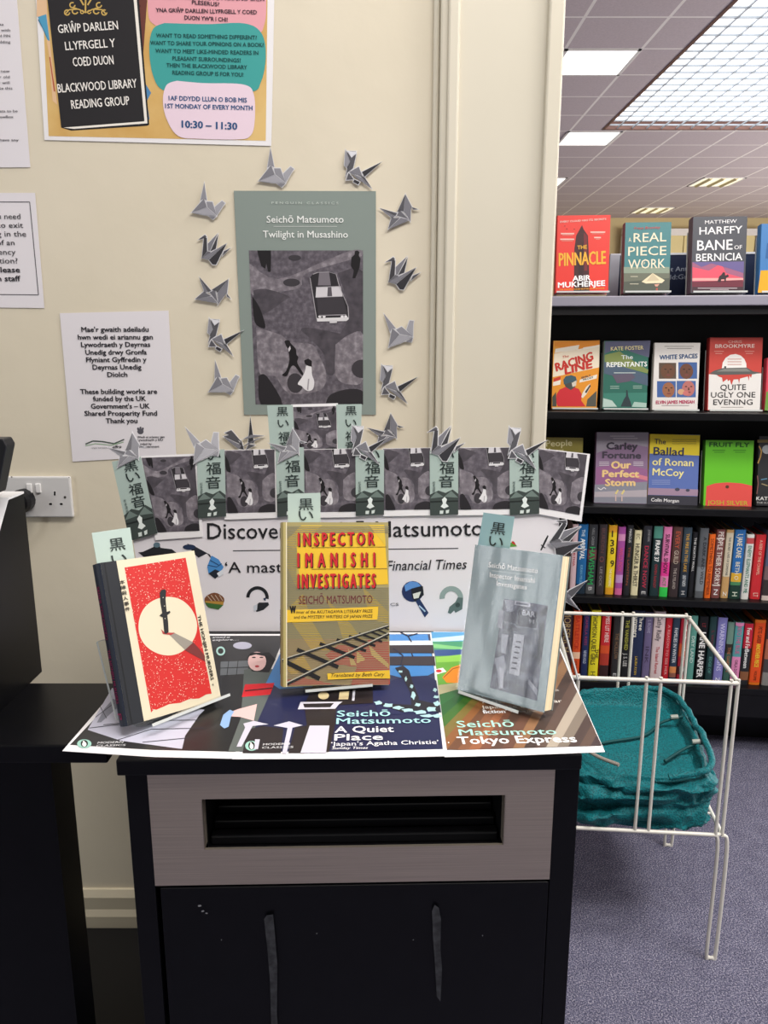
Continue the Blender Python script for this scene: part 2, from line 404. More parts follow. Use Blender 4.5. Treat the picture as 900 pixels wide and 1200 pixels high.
ROW3 = [
 (667, 674, 615, '#d6b9bf', 'pale pink spine leftmost on the upper row, half hidden by a paper crane', [('MARTHA', .3, .6, .4, '#b5323f')], []),
 (674.2, 685.3, 615, '#2166a0', 'blue spine with white capitals on the upper row, beside the pale pink one', [('THE', .07, .17, .35, '#cfe2ee'), ('ARRIVAL', .2, .5, .5, '#eef3f2', 0, .03), ('KIRAN MILES', .58, .85, .3, '#7ab6dd')], [(.86, 1, '#1c2d3c')]),
 (685.6, 696.7, 615, '#35363a', 'charcoal spine with tall green lettering on the upper row', [('NELL GREER', .05, .3, .28, '#8d8f92'), ('HAVISHAM', .32, .86, .62, '#2fae5d', 0, .01), ('B', .9, .95, .4, '#c8c8c8')], [(.36, .5, '#6e3f42'), (.86, 1, '#55575a')]),
 (698, 707.3, 615, '#3a3336', 'dark brown-grey spine with faded red capitals, left of the yellow numbered spine', [('BURDEN', .05, .4, .45, '#6d4a4a'), ('O', .45, .53, .6, '#84504e'), ('LEE OCK', .6, .88, .35, '#9b9496')], []),
 (708.7, 718.7, 616, '#eed22b', 'yellow spine with big black figures on the upper row', [('THE NUMBERS', .62, .88, .3, '#fdf6cf')], [(0, .1, '#e7a52a'), (.9, 1, '#e7a52a')]),
 (720, 728.7, 618, '#a8509f', 'purple and pink streaked spine beside the yellow numbered spine', [('WILD FOX', .3, .65, .55, '#e0567d')], [(.1, .2, '#d592bd'), (.7, .82, '#c79ad0'), (.9, 1, '#d86aa0')]),
 (730, 737.3, 616, '#26272b', 'narrow black spine left of the cream spine on the upper row', [('MARCUS', .05, .24, .4, '#d5d5d5'), ('THE LANTERN', .3, .85, .35, '#a8593f')], []),
 (738.7, 747.3, 622, '#e8dfb6', 'cream spine with black handwriting capitals on the upper row', [('HUNGER & THIRST', .2, .86, .6, '#2a2926', 0, .012), ('EC', .05, .13, .5, '#7e7a5c')], []),
 (748.7, 758.7, 616.7, '#2b2c33', 'dark spine with crimson capitals, right of the cream spine', [('JOSIE KIRK', .05, .22, .28, '#96969a', .15), ('DANCE NOW', .28, .88, .5, '#c13650', 0, .02), ('E', .93, .97, .5, '#dddddd')], []),
 (760.7, 771.3, 617, '#22383b', 'dark teal spine with white capitals and pale green top', [('FRAME 37', .2, .5, .5, '#f0f1ee', 0, .035), ('OWEN RADLEY', .54, .88, .3, '#b3333c')], [(0, .17, '#4f8f80')]),
 (772, 782, 617.8, '#e07fb2', 'bright pink spine with black lettering and a green foot', [('SURVIVAL SHOW', .1, .66, .5, '#3c2231', 0, .02), ('ACT', .72, .84, .4, '#4c8d48')], [(.5, .7, '#e23c93'), (.86, 1, '#32c850')]),
 (783, 794, 618, '#583c38', 'brown spine with orange-red script, right of the bright pink spine', [('EVERY', .06, .3, .5, '#c65a41'), ('GUILD', .33, .52, .5, '#c9b9a8'), ('THE LYELAND', .58, .88, .32, '#b8aca4')], [(.5, 1, '#3a2e30')]),
 (794.8, 805, 618.7, '#3b4b57', 'slate blue spine with yellow lettering on the upper row', [('THE FIRE IN THE LAKE', .08, .63, .38, '#d9a544'), ('LINDY NORTH', .68, .84, .4, '#d9dde0'), ('H', .91, .96, .45, '#cccccc')], [(.5, 1, '#28313c')]),
 (805.8, 812, 624, '#1f2024', 'thin black spine between the slate blue and the grey spines', [('THE NORTH WALL', .08, .6, .42, '#e2e2e0')], []),
 (813.8, 824, 619.5, '#5c6065', 'grey misty spine left of the narrow orange spine', [('A DARK AND WILD', .12, .8, .38, '#262a30', .12)], [(.55, .9, '#80868c')]),
 (825, 832.4, 626.7, '#ea6a22', 'narrow orange spine on the upper row', [('SOMETHING TO REMEMBER', .06, .95, .5, '#7d2f12')], []),
 (833, 843, 621, '#7c4a48', 'brown spine covered in pale zigzag lettering, right of the narrow orange spine', [('PEOPLE THEIR SORRY', .03, .8, .62, '#eee5dc', 0, .01), ('N', .87, .95, .5, '#f0f0f0')], [(.12, .14, '#d9cfc6'), (.8, .82, '#d9cfc6')]),
 (844, 853, 621.3, '#c9a068', 'tan spine with pale label panel, left of the blue landscape spine', [('THE SECRET LIVES OF SOMEONE', .1, .66, .3, '#35404c'), ('Z', .9, .97, .5, '#f7f2e8')], [(.04, .68, '#d8cdb4')]),
 (854, 866.6, 621.3, '#2f6fb3', 'blue spine with yellow sunset band and dark foot', [('I, JANE CANE', .06, .4, .5, '#f2ead0', 0, .01), ('BETH O', .46, .72, .4, '#e9e3cc'), ('H', .9, .96, .5, '#d9e3d0')], [(.62, .75, '#e1b13a'), (.75, .8, '#4c8a5d'), (.8, 1, '#1f3d33')]),
 (868, 877, 626.7, '#e3e3de', 'white spine with green lettering between the blue and red spines', [('ENEMY ELEPHANTS AND ME', .17, .9, .5, '#2d7e67', 0, .01)], [(.05, .14, '#bf4f52')]),
 (878.7, 890.8, 627, '#cf2f35', 'red spine on the right of the upper row with gilt lettering', [('A REEF OF THE CHAPEL', .08, .62, .3, '#f0b8a0'), ('LT', .9, .96, .5, '#f2d0c0')], []),
 (892.2, 904, 623, '#56617c', 'blue-to-dusk spine last on the right of the upper row', [], [(.5, .7, '#7c6468'), (.7, .93, '#3d3434'), (.93, 1, '#dccac2')]),
]
ROW4 = [
 (652, 668.5, 717, '#3a2530', 'dark plum spine leftmost on the lower row behind the standing grey book', [('MORESLICH', .0, .62, .5, '#b49a6c', .1)], []),
 (669, 678.6, 716, '#dd5527', 'orange spine with red capitals on the lower row left end', [('BATTLETICK', .08, .58, .5, '#c4281f'), ('GREEN', .75, .95, .3, '#5d1f14')], [(.62, .72, '#f3c9a8')]),
 (680, 688, 718, '#23305b', 'navy spine with pinkish lettering between the orange and yellow spines', [('CAMILLA REES', .06, .5, .4, '#a0406a'), ('NEVER HOLD', .58, .78, .45, '#c9d3e8')], []),
 (689, 700.3, 715.5, '#e9dc2c', 'yellow spine with dark capitals on the lower row', [('THOMSON QUIET GIRLS', .06, .8, .48, '#2a2a22', -.08), ('THE', .56, .7, .3, '#2a2a22', .3), ('H', .9, .96, .5, '#6a6420')], []),
 (701.5, 712.5, 717.6, '#cc2b33', 'red spine darkening to black at its foot, behind the basket wires', [('MISS LIT HERE', .06, .45, .45, '#f0c8c4', .1, .03)], [(.5, .62, '#d8542a'), (.62, .8, '#b03a2c'), (.8, 1, '#38201f')]),
 (715, 725, 719, '#2f2e2e', 'charcoal spine with tan lettering between two basket wires', [('THE HOLLOW', .3, .7, .45, '#87694e'), ('E', .92, .97, .4, '#c8c8c8')], []),
 (726, 736.2, 719, '#1d1f1f', 'black spine with yellow-green capitals on the lower row', [('THE VANISHED', .1, .55, .42, '#a8a745', 0, .02), ('J. S. LEE', .6, .8, .45, '#cfcfcc')], []),
 (737, 750.8, 716, '#25304f', 'navy spine with yellow lemons and white title', [('Three', .05, .28, .34, '#f2efe2', .2, .02), ('Summers', .05, .38, .34, '#f2efe2', -.22, .02), ('LAURA RYAN', .66, .93, .22, '#d3b23c')], []),
 (751.3, 760.5, 718, '#6d6388', 'purple-grey spine right of the lemon spine', [('T. S. ROWE', .05, .3, .42, '#b0abc8'), ('INK', .5, .75, .45, '#453a55')], []),
 (761.2, 774.6, 717, '#dbc8c9', 'pale pink-white spine with red script on the lower row', [('Cathy Rielly', .06, .42, .42, '#4b4550'), ('The Island Retreat', .5, .9, .3, '#c13a44')], []),
 (775.2, 783, 725, '#c2202e', 'narrow red spine right of the pale pink-white spine', [('A REASON TO SEE HER', .1, .9, .4, '#e6a3a0')], []),
 (783.4, 791.7, 724, '#2d3c50', 'dark blue spine with sunset foot and white capitals', [('FAMILIES IN WINTER', .16, .7, .5, '#e2e6ea')], [(.76, .86, '#d98a52'), (.86, .93, '#8f5a4a')]),
 (792.4, 803, 724, '#a82234', 'crimson spine with pale italic title behind the basket corner wires', [('The End Times I Saw Him', .06, .7, .42, '#f3dccf', 0, .01), ('LAURA', .76, .83, .5, '#e8e8e8')], [(.4, .6, '#c4552f'), (.75, .88, '#402126')]),
 (804, 812, 722, '#5b988c', 'pale teal spine behind the basket corner wires', [('DRY LAND', .3, .7, .5, '#d3e6df')], []),
 (813.3, 824.4, 722.7, '#141517', 'black spine with bold white capitals under the sloping rim wire', [('LT', .1, .16, .4, '#8f3038'), ('JANE HARPER', .22, .92, .62, '#f0f0ee', 0, .035)], []),
 (825.6, 834, 723, '#213e40', 'dark teal spine between the bold white titled one and the lavender one', [('S. WOOD', .2, .5, .4, '#7a3040'), ('EDGE OF', .6, .85, .4, '#5fa097')], []),
 (835, 846, 724.4, '#8280c1', 'lavender spine with pale capitals on the lower row', [('WARNING SIGNS', .08, .8, .5, '#d5d3f2'), ('Z', .9, .97, .45, '#e8e8f4')], []),
 (846.5, 854.5, 729.5, '#3c5f55', 'green-grey patterned spine right of the lavender spine', [('THE GARDEN', .4, .8, .45, '#b8724e')], [(0, .35, '#708f83'), (.35, .5, '#33302a')]),
 (855, 865.5, 730, '#5aa3a8', 'teal and pink spine left of the red and black spine', [('INTO THE BLUE', .05, .5, .5, '#d06a9a'), ('ORLA DOYLE', .6, .9, .35, '#41303c')], [(0, .05, '#e58fbd'), (.55, 1, '#e58fbd')]),
 (866, 876.5, 731, '#26262a', 'black spine with red top and white title on the lower row right end', [('Few and Far', .07, .42, .5, '#f5e9e4', 0, .02), ('Between', .42, .72, .5, '#f0f0ee', 0, .02)], [(0, .4, '#c0223a'), (.78, .92, '#8a5a3c')]),
 (877.4, 890.4, 727, '#e2731f', 'thick orange spine standing forward on the lower row right end', [('PETE GRIER', .1, .35, .36, '#4a1f0c'), ('ANOTHER PIECE', .36, .72, .4, '#f2d23a', 0, .02), ('VOLUME', .78, .93, .26, '#5c2a10')], [(.04, .96, '#e8521f')]),
 (892.2, 905, 726, '#8d5a50', 'dusky patterned spine last on the right of the lower row', [], [(0, .3, '#39333a'), (.3, .6, '#b06a50'), (.6, .8, '#4a4446'), (.8, 1, '#8a8784')]),
]
for q in ROW3:
    b_ = spine_book(q[0], q[1], q[2], 1, hb((q[0]+q[1])/2), q[3], q[4], q[5], q[6], G3)
    if q[3] == '#eed22b':
        A = Art(b_, b_.matrix_basis, (660, 600, 7.5))
        for ch, v in (('1', 218), ('3', 300), ('8', 368), ('9', 480)): A.text(ch, (415 if ch != '1' else 428, v), (445 if ch != '1' else 436, v), 58, '#26241c', .02, lay=4)
        A.done('band', 'lettering')
def hb4(px): return 790+(px-669)*.055+.5
for q in ROW4: spine_book(q[0], q[1], q[2], 0, hb4((q[0]+q[1])/2), q[3], q[4], q[5], q[6], G4)
# ------------------------------------------------------------------ face-out novels on the bookcase
def face_book(tl, tr, br, bl, T, cover, label, group, yb=.05, tilt=9, yaw=0, spine=None, stand=None, pages=None, side=-1, roll=0):
    bm = ((br[0]+bl[0])/2, (br[1]+bl[1])/2)
    p = px2(BC, bm[0], bm[1], yb)
    M = BC @ Matrix.Translation(p) @ Matrix.Rotation(R(yaw), 4, 'Z') @ Matrix.Rotation(R(-tilt), 4, 'X') @ Matrix.Rotation(R(roll), 4, 'Y')
    q = [px2(M, *c) for c in (tl, tr, br, bl)]
    Wd = ((q[1]-q[0]).length+(q[2]-q[3]).length)/2; H = (q[0].z+q[1].z)/2-(q[2].z+q[3].z)/2
    r_ = thing('book', label, 'book', M, group)
    case(r_, Wd, H, T, mat(cover, .38, spec=.45), pages or PGW, mat(spine or cover, .45), side=side)
    if stand:
        s = thing('book_stand', stand, 'book stand', M, 'clear acrylic book stands on the bookcase'); w = Wd*.5
        a = MB(); a.box(-w, w, -.022, T+.012, -.004, -.001, ACR); a.build('base', s)
        MB().box(-w, w, -.0235, -.022, -.004, .001, ACR_EDGE).build('front_lip', s)
        MB().box(-w*.9, w*.9, T+.003, T+.006, -.001, H*.8, ACR).build('back_plate', s)
        g = MB().box(-w*1.02, -w*.9, T+.006, T+.0085, -.004, H*.85, ACR_EDGE); g.build('side_edge', s)
    return r_, Art(r_, M), Wd, H
GT = 'novels displayed face-out on top of the bookcase'; G1 = 'novels displayed face-out on the upper face-out shelf'; G2 = 'novels displayed face-out on the lower face-out shelf'
ST = 'clear acrylic stand under the '
# red spire
b, A, w, h = face_book((652, 254), (714, 250.5), (712.5, 343), (651, 343), .03, '#e8392f', 'red novel with dark spire and yellow title on top of the bookcase', GT, .06, 8, 2, stand=ST+'red novel with the dark spire')
A.z(650, 245, 6.923)
A.poly([(155, 670), (160, 320), (175, 215), (222, 130), (235, 165), (270, 215), (275, 330), (283, 670)], '#4a2b2d').poly([(236, 190), (262, 215), (265, 500), (240, 500)], '#7a3034', 2).poly([(195, 340), (232, 260), (232, 670), (190, 670)], '#3c2629', 2)
A.text('EVERY CLOUD HAS ITS SECRETS', (45, 112), (418, 88), 15, '#f3d8cf', .02)
for x0, x1, y in ((50, 158, 200), (45, 158, 246), (290, 410, 188), (320, 375, 232)): A.rect(x0, y-6, x1, y+5, '#f1c6ba', 3); A.rect(x0+12, y+10, x1-10, y+15, '#e58f83', 3)
for x, y in ((78, 135), (95, 158), (155, 160), (190, 190)): A.rect(x, y, x+8, y+6, '#5a2b2b', 3)
A.text('THE', (185, 328), (262, 322), 32, '#f1b73e', .02).text('PINNACLE', (36, 462), (413, 444), 108, '#f2b640', .022)
A.text('ABIR', (146, 585), (290, 578), 44, '#ffffff', .04).text('MUKHERJEE', (28, 638), (408, 622), 44, '#ffffff', .04)
A.text("THE WATERSTONES BESTSELLING AUTHOR", (36, 660), (405, 648), 12, '#f0a63c', .03); A.done()
# teal piece of work
b, A, w, h = face_book((731, 261.5), (785, 259.5), (784, 343), (730.5, 343), .035, '#3f7f84', 'teal novel with cream title and a paper boat on top of the bookcase', GT, .06, 9, 2, spine='#8a4651', stand=ST+'teal novel with the paper boat')
A.z(650, 245, 6.923)
A.poly([(560, 522), (720, 515), (850, 500), (935, 485), (930, 672), (560, 672)], '#6e7263').poly([(560, 590), (930, 560), (930, 680), (560, 680)], '#555a50', 2)
A.rect(560, 470, 930, 520, '#8e9c8a', 1)
A.poly([(705, 590), (795, 520), (893, 578), (870, 600), (740, 604)], '#ecdcb9', 3).poly([(745, 585), (795, 522), (850, 578)], '#cdbf9f', 4).poly([(808, 612), (852, 606), (835, 628), (818, 628)], '#d9a08c', 3).rect(822, 640, 836, 665, '#b5564c', 3)
A.text('Freya Bromley', (643, 165), (858, 158), 20, '#c0565a', .02, .2)
A.text('A', (600, 268), (622, 266), 36, '#eee3c9').text('REAL', (640, 270), (905, 262), 76, '#f2e6cc', .006).text('PIECE', (596, 380), (905, 372), 76, '#f2e6cc', .006).text('WORK', (596, 486), (895, 478), 78, '#f2e6cc', .006).text('OF', (705, 452), (735, 450), 22, '#f2e6cc', lay=7)
A.rect(615, 545, 675, 550, '#cfc9b2', 3); A.rect(610, 605, 680, 610, '#cfc9b2', 3); A.done()
# bane
b, A, w, h = face_book((811, 255), (875.5, 252.5), (872, 343), (810, 343), .04, '#43454e', 'charcoal novel with white serif-style title and a sunset horseman on top of the bookcase', GT, .06, 9, 3, spine='#6a5560', stand=ST+'charcoal novel with the horseman')
A.z(770, 245, 6.923)
A.rect(286, 430, 700, 592, '#a0617f', 1); A.poly([(286, 470), (420, 500), (520, 440), (560, 520), (700, 560), (700, 585), (286, 585)], '#e2566a', 2); A.poly([(286, 430), (705, 425), (702, 520), (580, 480), (440, 440), (360, 470)], '#6a5f92', 2)
A.rect(286, 560, 698, 582, '#f0a7a2', 3); A.poly([(284, 590), (698, 575), (697, 672), (284, 672)], '#6e2c3c', 3); A.rect(286, 632, 697, 672, '#453038', 4)
A.poly([(488, 590), (505, 545), (520, 535), (535, 512), (550, 515), (552, 540), (575, 530), (582, 548), (560, 560), (556, 592), (548, 592), (545, 570), (520, 572), (515, 594)], '#33262c', 5)
A.text('MATTHEW', (388, 122), (645, 112), 30, '#f0eef0', .004).text('HARFFY', (343, 208), (690, 196), 62, '#f4f2f3', .012).text('BANE', (325, 336), (610, 328), 84, '#f7f5f6', .012).text('OF', (626, 328), (688, 325), 34, '#f2f0f1', .004).text('BERNICIA', (316, 424), (690, 414), 62, '#f7f5f6', .01)
A.rect(330, 640, 650, 645, '#cfc0c6', 5); A.rect(430, 652, 580, 656, '#cfc0c6', 5); A.done()
# partly seen blue over yellow
b, A, w, h = face_book((896, 263), (948, 261), (945, 343), (888, 343), .03, '#3a78b5', 'blue and yellow novel cut by the right edge on top of the bookcase', GT, .06, 9, 2, stand=ST+'blue and yellow novel')
A.poly([(891.5, 317), (947, 316), (945, 343), (888, 343)], '#e3a51f').poly([(899, 285), (940, 283), (935, 300), (897, 303)], '#2a5f98', 2); A.done()
# board standing at the back of the top shelf
p0 = px2(BC, 713, 345, .26); p1 = px2(BC, 935, 345, .26); zt = px2(BC, 800, 298.5, .26).z
Mb = BC @ Matrix.Translation(((p0.x+p1.x)/2, .26, ZTOP)); sg = thing('sign_board', 'navy sign board with pale grey end standing behind the top row of novels', 'sign', Mb)
hw = (p1.x-p0.x)/2
MB().box(-hw, hw, 0, .025, 0, zt-ZTOP, mat('#20283f', .35)).build('board', sg, bevel=.002)
MB().box(-hw-.002, -hw+.03, -.004, .029, 0, zt-ZTOP+.002, mat('#a7abb5', .4)).build('end_post', sg)
MB().box(-hw, hw, -.002, .027, zt-ZTOP, zt-ZTOP+.006, mat('#c9ccd3', .4)).build('top_edge', sg)
A = Art(sg, Mb, (770, 245, 6.923))
A.text('t Antr', (108, 508), (270, 500), 40, '#8f97a6', .005).text('ld:Gro', (105, 572), (280, 565), 40, '#8f97a6', .005); A.done()
# upper face-out shelf
b, A, w, h = face_book((649.5, 400), (703, 398.5), (699, 479.5), (646.5, 478), .028, '#e9a137', 'orange novel with red title and a helmeted driver in red', G1, .06, 9, 1, spine='#5a2a20', stand=ST+'orange novel with the helmeted driver')
A.z(645, 390, 6.923)
A.poly([(30, 170), (400, 95), (395, 280), (20, 360)], '#efe2cb').poly([(35, 75), (400, 60), (400, 95), (200, 140), (35, 110)], '#e58f2c').poly([(40, 130), (235, 98), (225, 135), (35, 165)], '#f1e8d8', 2).poly([(265, 120), (395, 98), (395, 115), (265, 138)], '#f1e8d8', 2)
A.poly([(20, 360), (395, 280), (375, 600), (15, 600)], '#e7962b').poly([(25, 372), (85, 352), (80, 380), (25, 400)], '#cc3a2c', 2).poly([(22, 400), (85, 382), (80, 420), (20, 432)], '#f1e8d8', 2).poly([(240, 380), (380, 338), (375, 370), (235, 405)], '#efe6d6', 2)
A.text('The', (100, 208), (150, 196), 20, '#c8442f', .01, .3).text('RACING', (50, 312), (352, 215), 66, '#c63128', .05, .1).text('LINE', (122, 336), (345, 280), 62, '#c63128', .06, .1).text('EMILY', (255, 372), (330, 350), 14, '#4a4c4e', .03).text('FROST', (268, 388), (350, 366), 14, '#4a4c4e', .03)
A.poly([(50, 500), (75, 460), (120, 440), (190, 440), (230, 455), (255, 500), (250, 550), (285, 597), (60, 597), (45, 560)], '#cf2c35', 3)
A.poly([(105, 380), (125, 352), (170, 344), (205, 356), (216, 392), (205, 410), (165, 402), (110, 420)], '#3e5a66', 4).poly([(115, 418), (165, 402), (205, 412), (200, 440), (165, 465), (125, 440)], '#4a4a48', 4).poly([(172, 408), (212, 385), (208, 430), (180, 440)], '#d9cfc0', 5)
A.poly([(260, 490), (290, 440), (325, 410), (300, 460), (325, 440), (290, 500), (262, 530), (250, 520)], '#ece2d2', 4).poly([(280, 480), (320, 420), (328, 432), (290, 492)], '#3b3d3f', 5)
A.poly([(15, 520), (45, 480), (50, 597), (15, 597)], '#4a4b43', 4).poly([(300, 540), (375, 470), (372, 598), (290, 598)], '#57564d', 2); A.done()
b, A, w, h = face_book((710, 400), (762, 399), (757.5, 480), (706, 478.5), .03, '#2d6a5c', 'green novel with northern lights, white capitals and a small sea rock', G1, .06, 9, 1, spine='#8f9a95', stand=ST+'green novel with the northern lights')
A.z(645, 390, 6.923)
A.poly([(445, 70), (812, 62), (800, 200), (700, 170), (560, 120), (440, 170)], '#5b5d78').poly([(440, 180), (560, 150), (720, 260), (795, 300), (790, 330), (620, 285), (440, 240)], '#7e8c4f', 1).poly([(435, 235), (640, 290), (790, 340), (790, 430), (435, 330)], '#4d5f73', 2).poly([(500, 340), (660, 330), (690, 360), (640, 395), (540, 410)], '#5f5668', 3)
A.poly([(430, 490), (785, 485), (780, 605), (425, 600)], '#3c7f6f', 2).poly([(428, 530), (500, 550), (540, 600), (425, 602)], '#b9cfc6', 3).poly([(660, 600), (680, 560), (780, 570), (778, 606)], '#a9c5bb', 3).poly([(570, 598), (595, 540), (612, 515), (615, 465), (625, 465), (632, 515), (650, 560), (660, 600)], '#2b3b40', 4)
A.text('KATE FOSTER', (490, 145), (755, 135), 32, '#e9dca0', .015).text('The', (575, 215), (668, 212), 34, '#dfe6e6', .02).text('REPENTANTS', (456, 278), (783, 272), 40, '#f0f3ef', .025)
A.rect(515, 322, 690, 328, '#c4cfcc', 4)
for x0, y in ((485, 432), (485, 448), (670, 430), (670, 446)): A.rect(x0, y, x0+72, y+5, '#a9c4b8', 4)
A.done()
b, A, w, h = face_book((770, 402.5), (823.5, 401), (817, 480.5), (764.5, 480.5), .022, '#e3dfdb', 'white novel with four small square portraits and a blue title', G1, .06, 9, -1, spine='#d5d0cc', stand=ST+'white novel with the four portraits')
A.z(760, 390, 6.4286)
for x0, y0, x1, y1, bg, sk, cx, cy in ((78, 226, 208, 346, '#5b4a3d', '#6a4632', 145, 290), (225, 222, 366, 346, '#42619a', '#6b4434', 285, 290), (64, 364, 205, 486, '#43639f', '#9a6347', 150, 430), (212, 362, 356, 486, '#4a67a0', '#b8706a', 300, 420)):
    A.rect(x0, y0, x1, y1, bg); A.ell(cx, cy, min(cx-x0, x1-cx)*.85, (y1-y0)*.47, sk, 2); A.ell(cx-18, cy-15, 9, 4, '#33231c', 3); A.ell(cx+22, cy-15, 9, 4, '#33231c', 3); A.ell(cx+3, cy+28, 16, 5, '#7e4240', 3); A.poly([(cx-2, cy-8), (cx+6, cy-8), (cx+9, cy+12), (cx-4, cy+12)], '#54382a', 3)
A.ell(245, 445, 26, 22, '#d1a27e', 4); A.ell(280, 455, 22, 18, '#c9746f', 4)
A.text('WHITE SPACES', (84, 202), (368, 190), 34, '#33537f', .035).text('ELVIN JAMES MENSAH', (56, 536), (344, 532), 26, '#b84263', .035)
A.rect(120, 100, 340, 104, '#8b8885', 3); A.rect(140, 116, 325, 120, '#8b8885', 3); A.rect(98, 546, 305, 550, '#9a8890', 3); A.done()
b, A, w, h = face_book((831.5, 396), (893.5, 395), (890, 481.5), (829, 480.5), .032, '#c8463d', 'red and white novel with a hat shaped like a flying saucer dripping red', G1, .06, 9, 1, spine='#a83434', stand=ST+'red and white novel with the saucer hat')
A.z(760, 390, 6.4286)
A.poly([(455, 312), (520, 316), (850, 306), (838, 582), (448, 580)], '#e6e2df')
A.poly([(515, 318), (780, 312), (772, 340), (760, 322), (755, 362), (748, 330), (725, 335), (688, 345), (682, 385), (676, 350), (640, 352), (625, 395), (612, 352), (600, 365), (592, 348), (560, 372), (553, 338), (530, 330)], '#c8463d', 3)
A.poly([(552, 268), (558, 225), (580, 190), (615, 166), (655, 160), (695, 172), (722, 198), (736, 232), (738, 268)], '#efeae6', 3)
A.poly([(460, 306), (495, 285), (560, 266), (740, 262), (785, 290), (850, 300), (790, 312), (520, 318)], '#5c5c5a', 4).poly([(510, 292), (570, 272), (735, 268), (770, 292)], '#84847f', 5).rect(570, 252, 584, 268, '#3a3a3a', 5)
for y in (196, 216, 236): A.rect(595, y, 700, y+5, '#c7827a', 5)
A.text('CHRIS', (600, 78), (702, 76), 20, '#e6b0a6', .01).text('BROOKMYRE', (502, 114), (797, 112), 28, '#f0d8d0', .02)
A.text('QUITE', (540, 432), (733, 430), 44, '#39373a', .01).text('UGLY ONE', (470, 488), (803, 486), 42, '#39373a', .01).text('EVENING', (487, 542), (783, 542), 42, '#39373a', .012)
A.rect(545, 558, 715, 563, '#a8a29f', 3)
for x0 in (495, 725): A.rect(x0, 138, x0+72, 142, '#e3a79c', 3); A.rect(x0+8, 154, x0+60, 158, '#e3a79c', 3)
A.done()
b, A, w, h = face_book((902, 420), (950, 419), (946, 481), (896, 481), .03, '#d8485a', 'novel with pink top and green foot cut by the right edge of the picture', G1, .06, 9, 0, stand=ST+'pink and green novel')
A.poly([(898, 459), (948, 458), (946, 481), (896, 481)], '#6c9a43'); A.done()
# lower face-out shelf
b, A, w, h = face_book((632, 513), (684, 512.5), (681, 589), (630, 589), .03, '#8a8038', 'olive novel with pale title behind the photo prints', G2, .055, 9, 2)
A.z(640, 480, 3.4615); A.text('People', (0, 150), (105, 146), 26, '#d8d0a0', .02).text('I know', (0, 182), (70, 178), 26, '#d8d0a0', .02); A.done()
b, A, w, h = face_book((699.5, 506.5), (759.5, 507), (757.5, 590.5), (696, 589.5), .032, '#8d7391', 'mauve novel with yellow title over a stormy beach', G2, .055, 9, 0, spine='#5d4560')
A.z(685, 500, 4.186)
A.poly([(60, 28), (312, 28), (310, 100), (200, 80), (58, 130)], '#9a93a0').poly([(56, 200), (180, 180), (310, 210), (310, 280), (56, 285)], '#96638f').poly([(230, 225), (309, 245), (309, 265), (200, 240)], '#d27f8f', 2).poly([(50, 285), (308, 270), (304, 378), (46, 372)], '#8a8b98', 2).poly([(50, 320), (306, 310), (304, 345), (48, 345)], '#b3aab2', 3)
A.text('Carley', (108, 110), (258, 112), 34, '#3d3644', .06).text('Fortune', (88, 154), (275, 156), 32, '#4b4352', .06).text('Our', (132, 205), (226, 204), 36, '#ecc98d', .06).text('Perfect', (88, 246), (266, 248), 34, '#ecc98d', .06).text('Storm', (102, 290), (247, 290), 34, '#ecc98d', .06)
for x0, y in ((125, 45), (140, 56)): A.rect(x0, y, x0+120, y+3, '#d9d3da', 3)
for x0 in (72, 240):
    for y in (172, 180, 188): A.rect(x0, y, x0+48, y+3, '#d3c8d3', 3)
A.poly([(148, 328), (162, 308), (168, 312), (156, 332)], '#e2cf86', 5).poly([(178, 330), (192, 308), (198, 314), (186, 334)], '#e2cf86', 5).rect(150, 335, 156, 365, '#d5b8b0', 5).rect(180, 338, 186, 366, '#d5b8b0', 5)
A.line([(65, 300), (80, 310), (95, 298), (105, 306)], 4, '#e6e0e4', 5); A.done()
b, A, w, h = face_book((762.5, 508.5), (820, 510), (817, 594), (758.5, 591), .03, '#5f74b4', 'blue novel with yellow top and pale yellow title', G2, .055, 9, 0, spine='#c39a2e')
A.z(685, 500, 4.186)
A.poly([(322, 36), (566, 42), (563, 142), (320, 132)], '#ead236').poly([(312, 300), (557, 308), (555, 340), (310, 334)], '#a3899f').poly([(308, 335), (555, 342), (553, 393), (305, 380)], '#3b3a44').ell(455, 308, 12, 8, '#4a4a5c', 3).ell(506, 312, 10, 7, '#4a4a5c', 3)
A.text('The', (342, 84), (398, 86), 26, '#3c3a4a', .012).text('Ballad', (338, 138), (485, 142), 40, '#3a3d5a', .025).text('of Ronan', (332, 188), (533, 194), 36, '#f0e39a', .022).text('McCoy', (333, 238), (485, 244), 36, '#f0e39a', .022).text('Colin Morgan', (326, 366), (462, 372), 17, '#e9e7ea', .02)
for y in (62, 72, 82): A.rect(430, y, 548, y+3, '#b5a23a', 3)
for y in (262, 271, 280): A.rect(330, y, 420, y+3, '#93a0cf', 3)
A.done()
b, A, w, h = face_book((827.5, 515.5), (883, 516.5), (880.5, 595.5), (823.5, 594.5), .03, '#67c22b', 'lime green novel with a red hill and dark green title', G2, .055, 9, 1, spine='#3f7a24', stand='clear acrylic stand under the lime green novel')
A.z(685, 500, 4.186)
A.poly([(598, 292), (640, 278), (700, 273), (770, 278), (822, 290), (818, 398), (592, 392)], '#e1524c').ell(700, 295, 9, 8, '#5d3a2c', 3)
A.text('FRUIT FLY', (612, 98), (808, 100), 22, '#24551f', .04).text('JOSH SILVER', (602, 382), (800, 386), 22, '#c9a83a', .03)
for x0 in (628, 730): A.rect(x0, 114, x0+62, 118, '#3f8a22', 3); A.rect(x0+8, 124, x0+58, 127, '#3f8a22', 3)
A.done()
b, A, w, h = face_book((890, 511), (947, 512), (944, 594), (886, 592), .03, '#2d2d30', 'dark novel with a moon and scattered pale lettering cut by the right edge', G2, .055, 9, 1, spine='#191a1c')
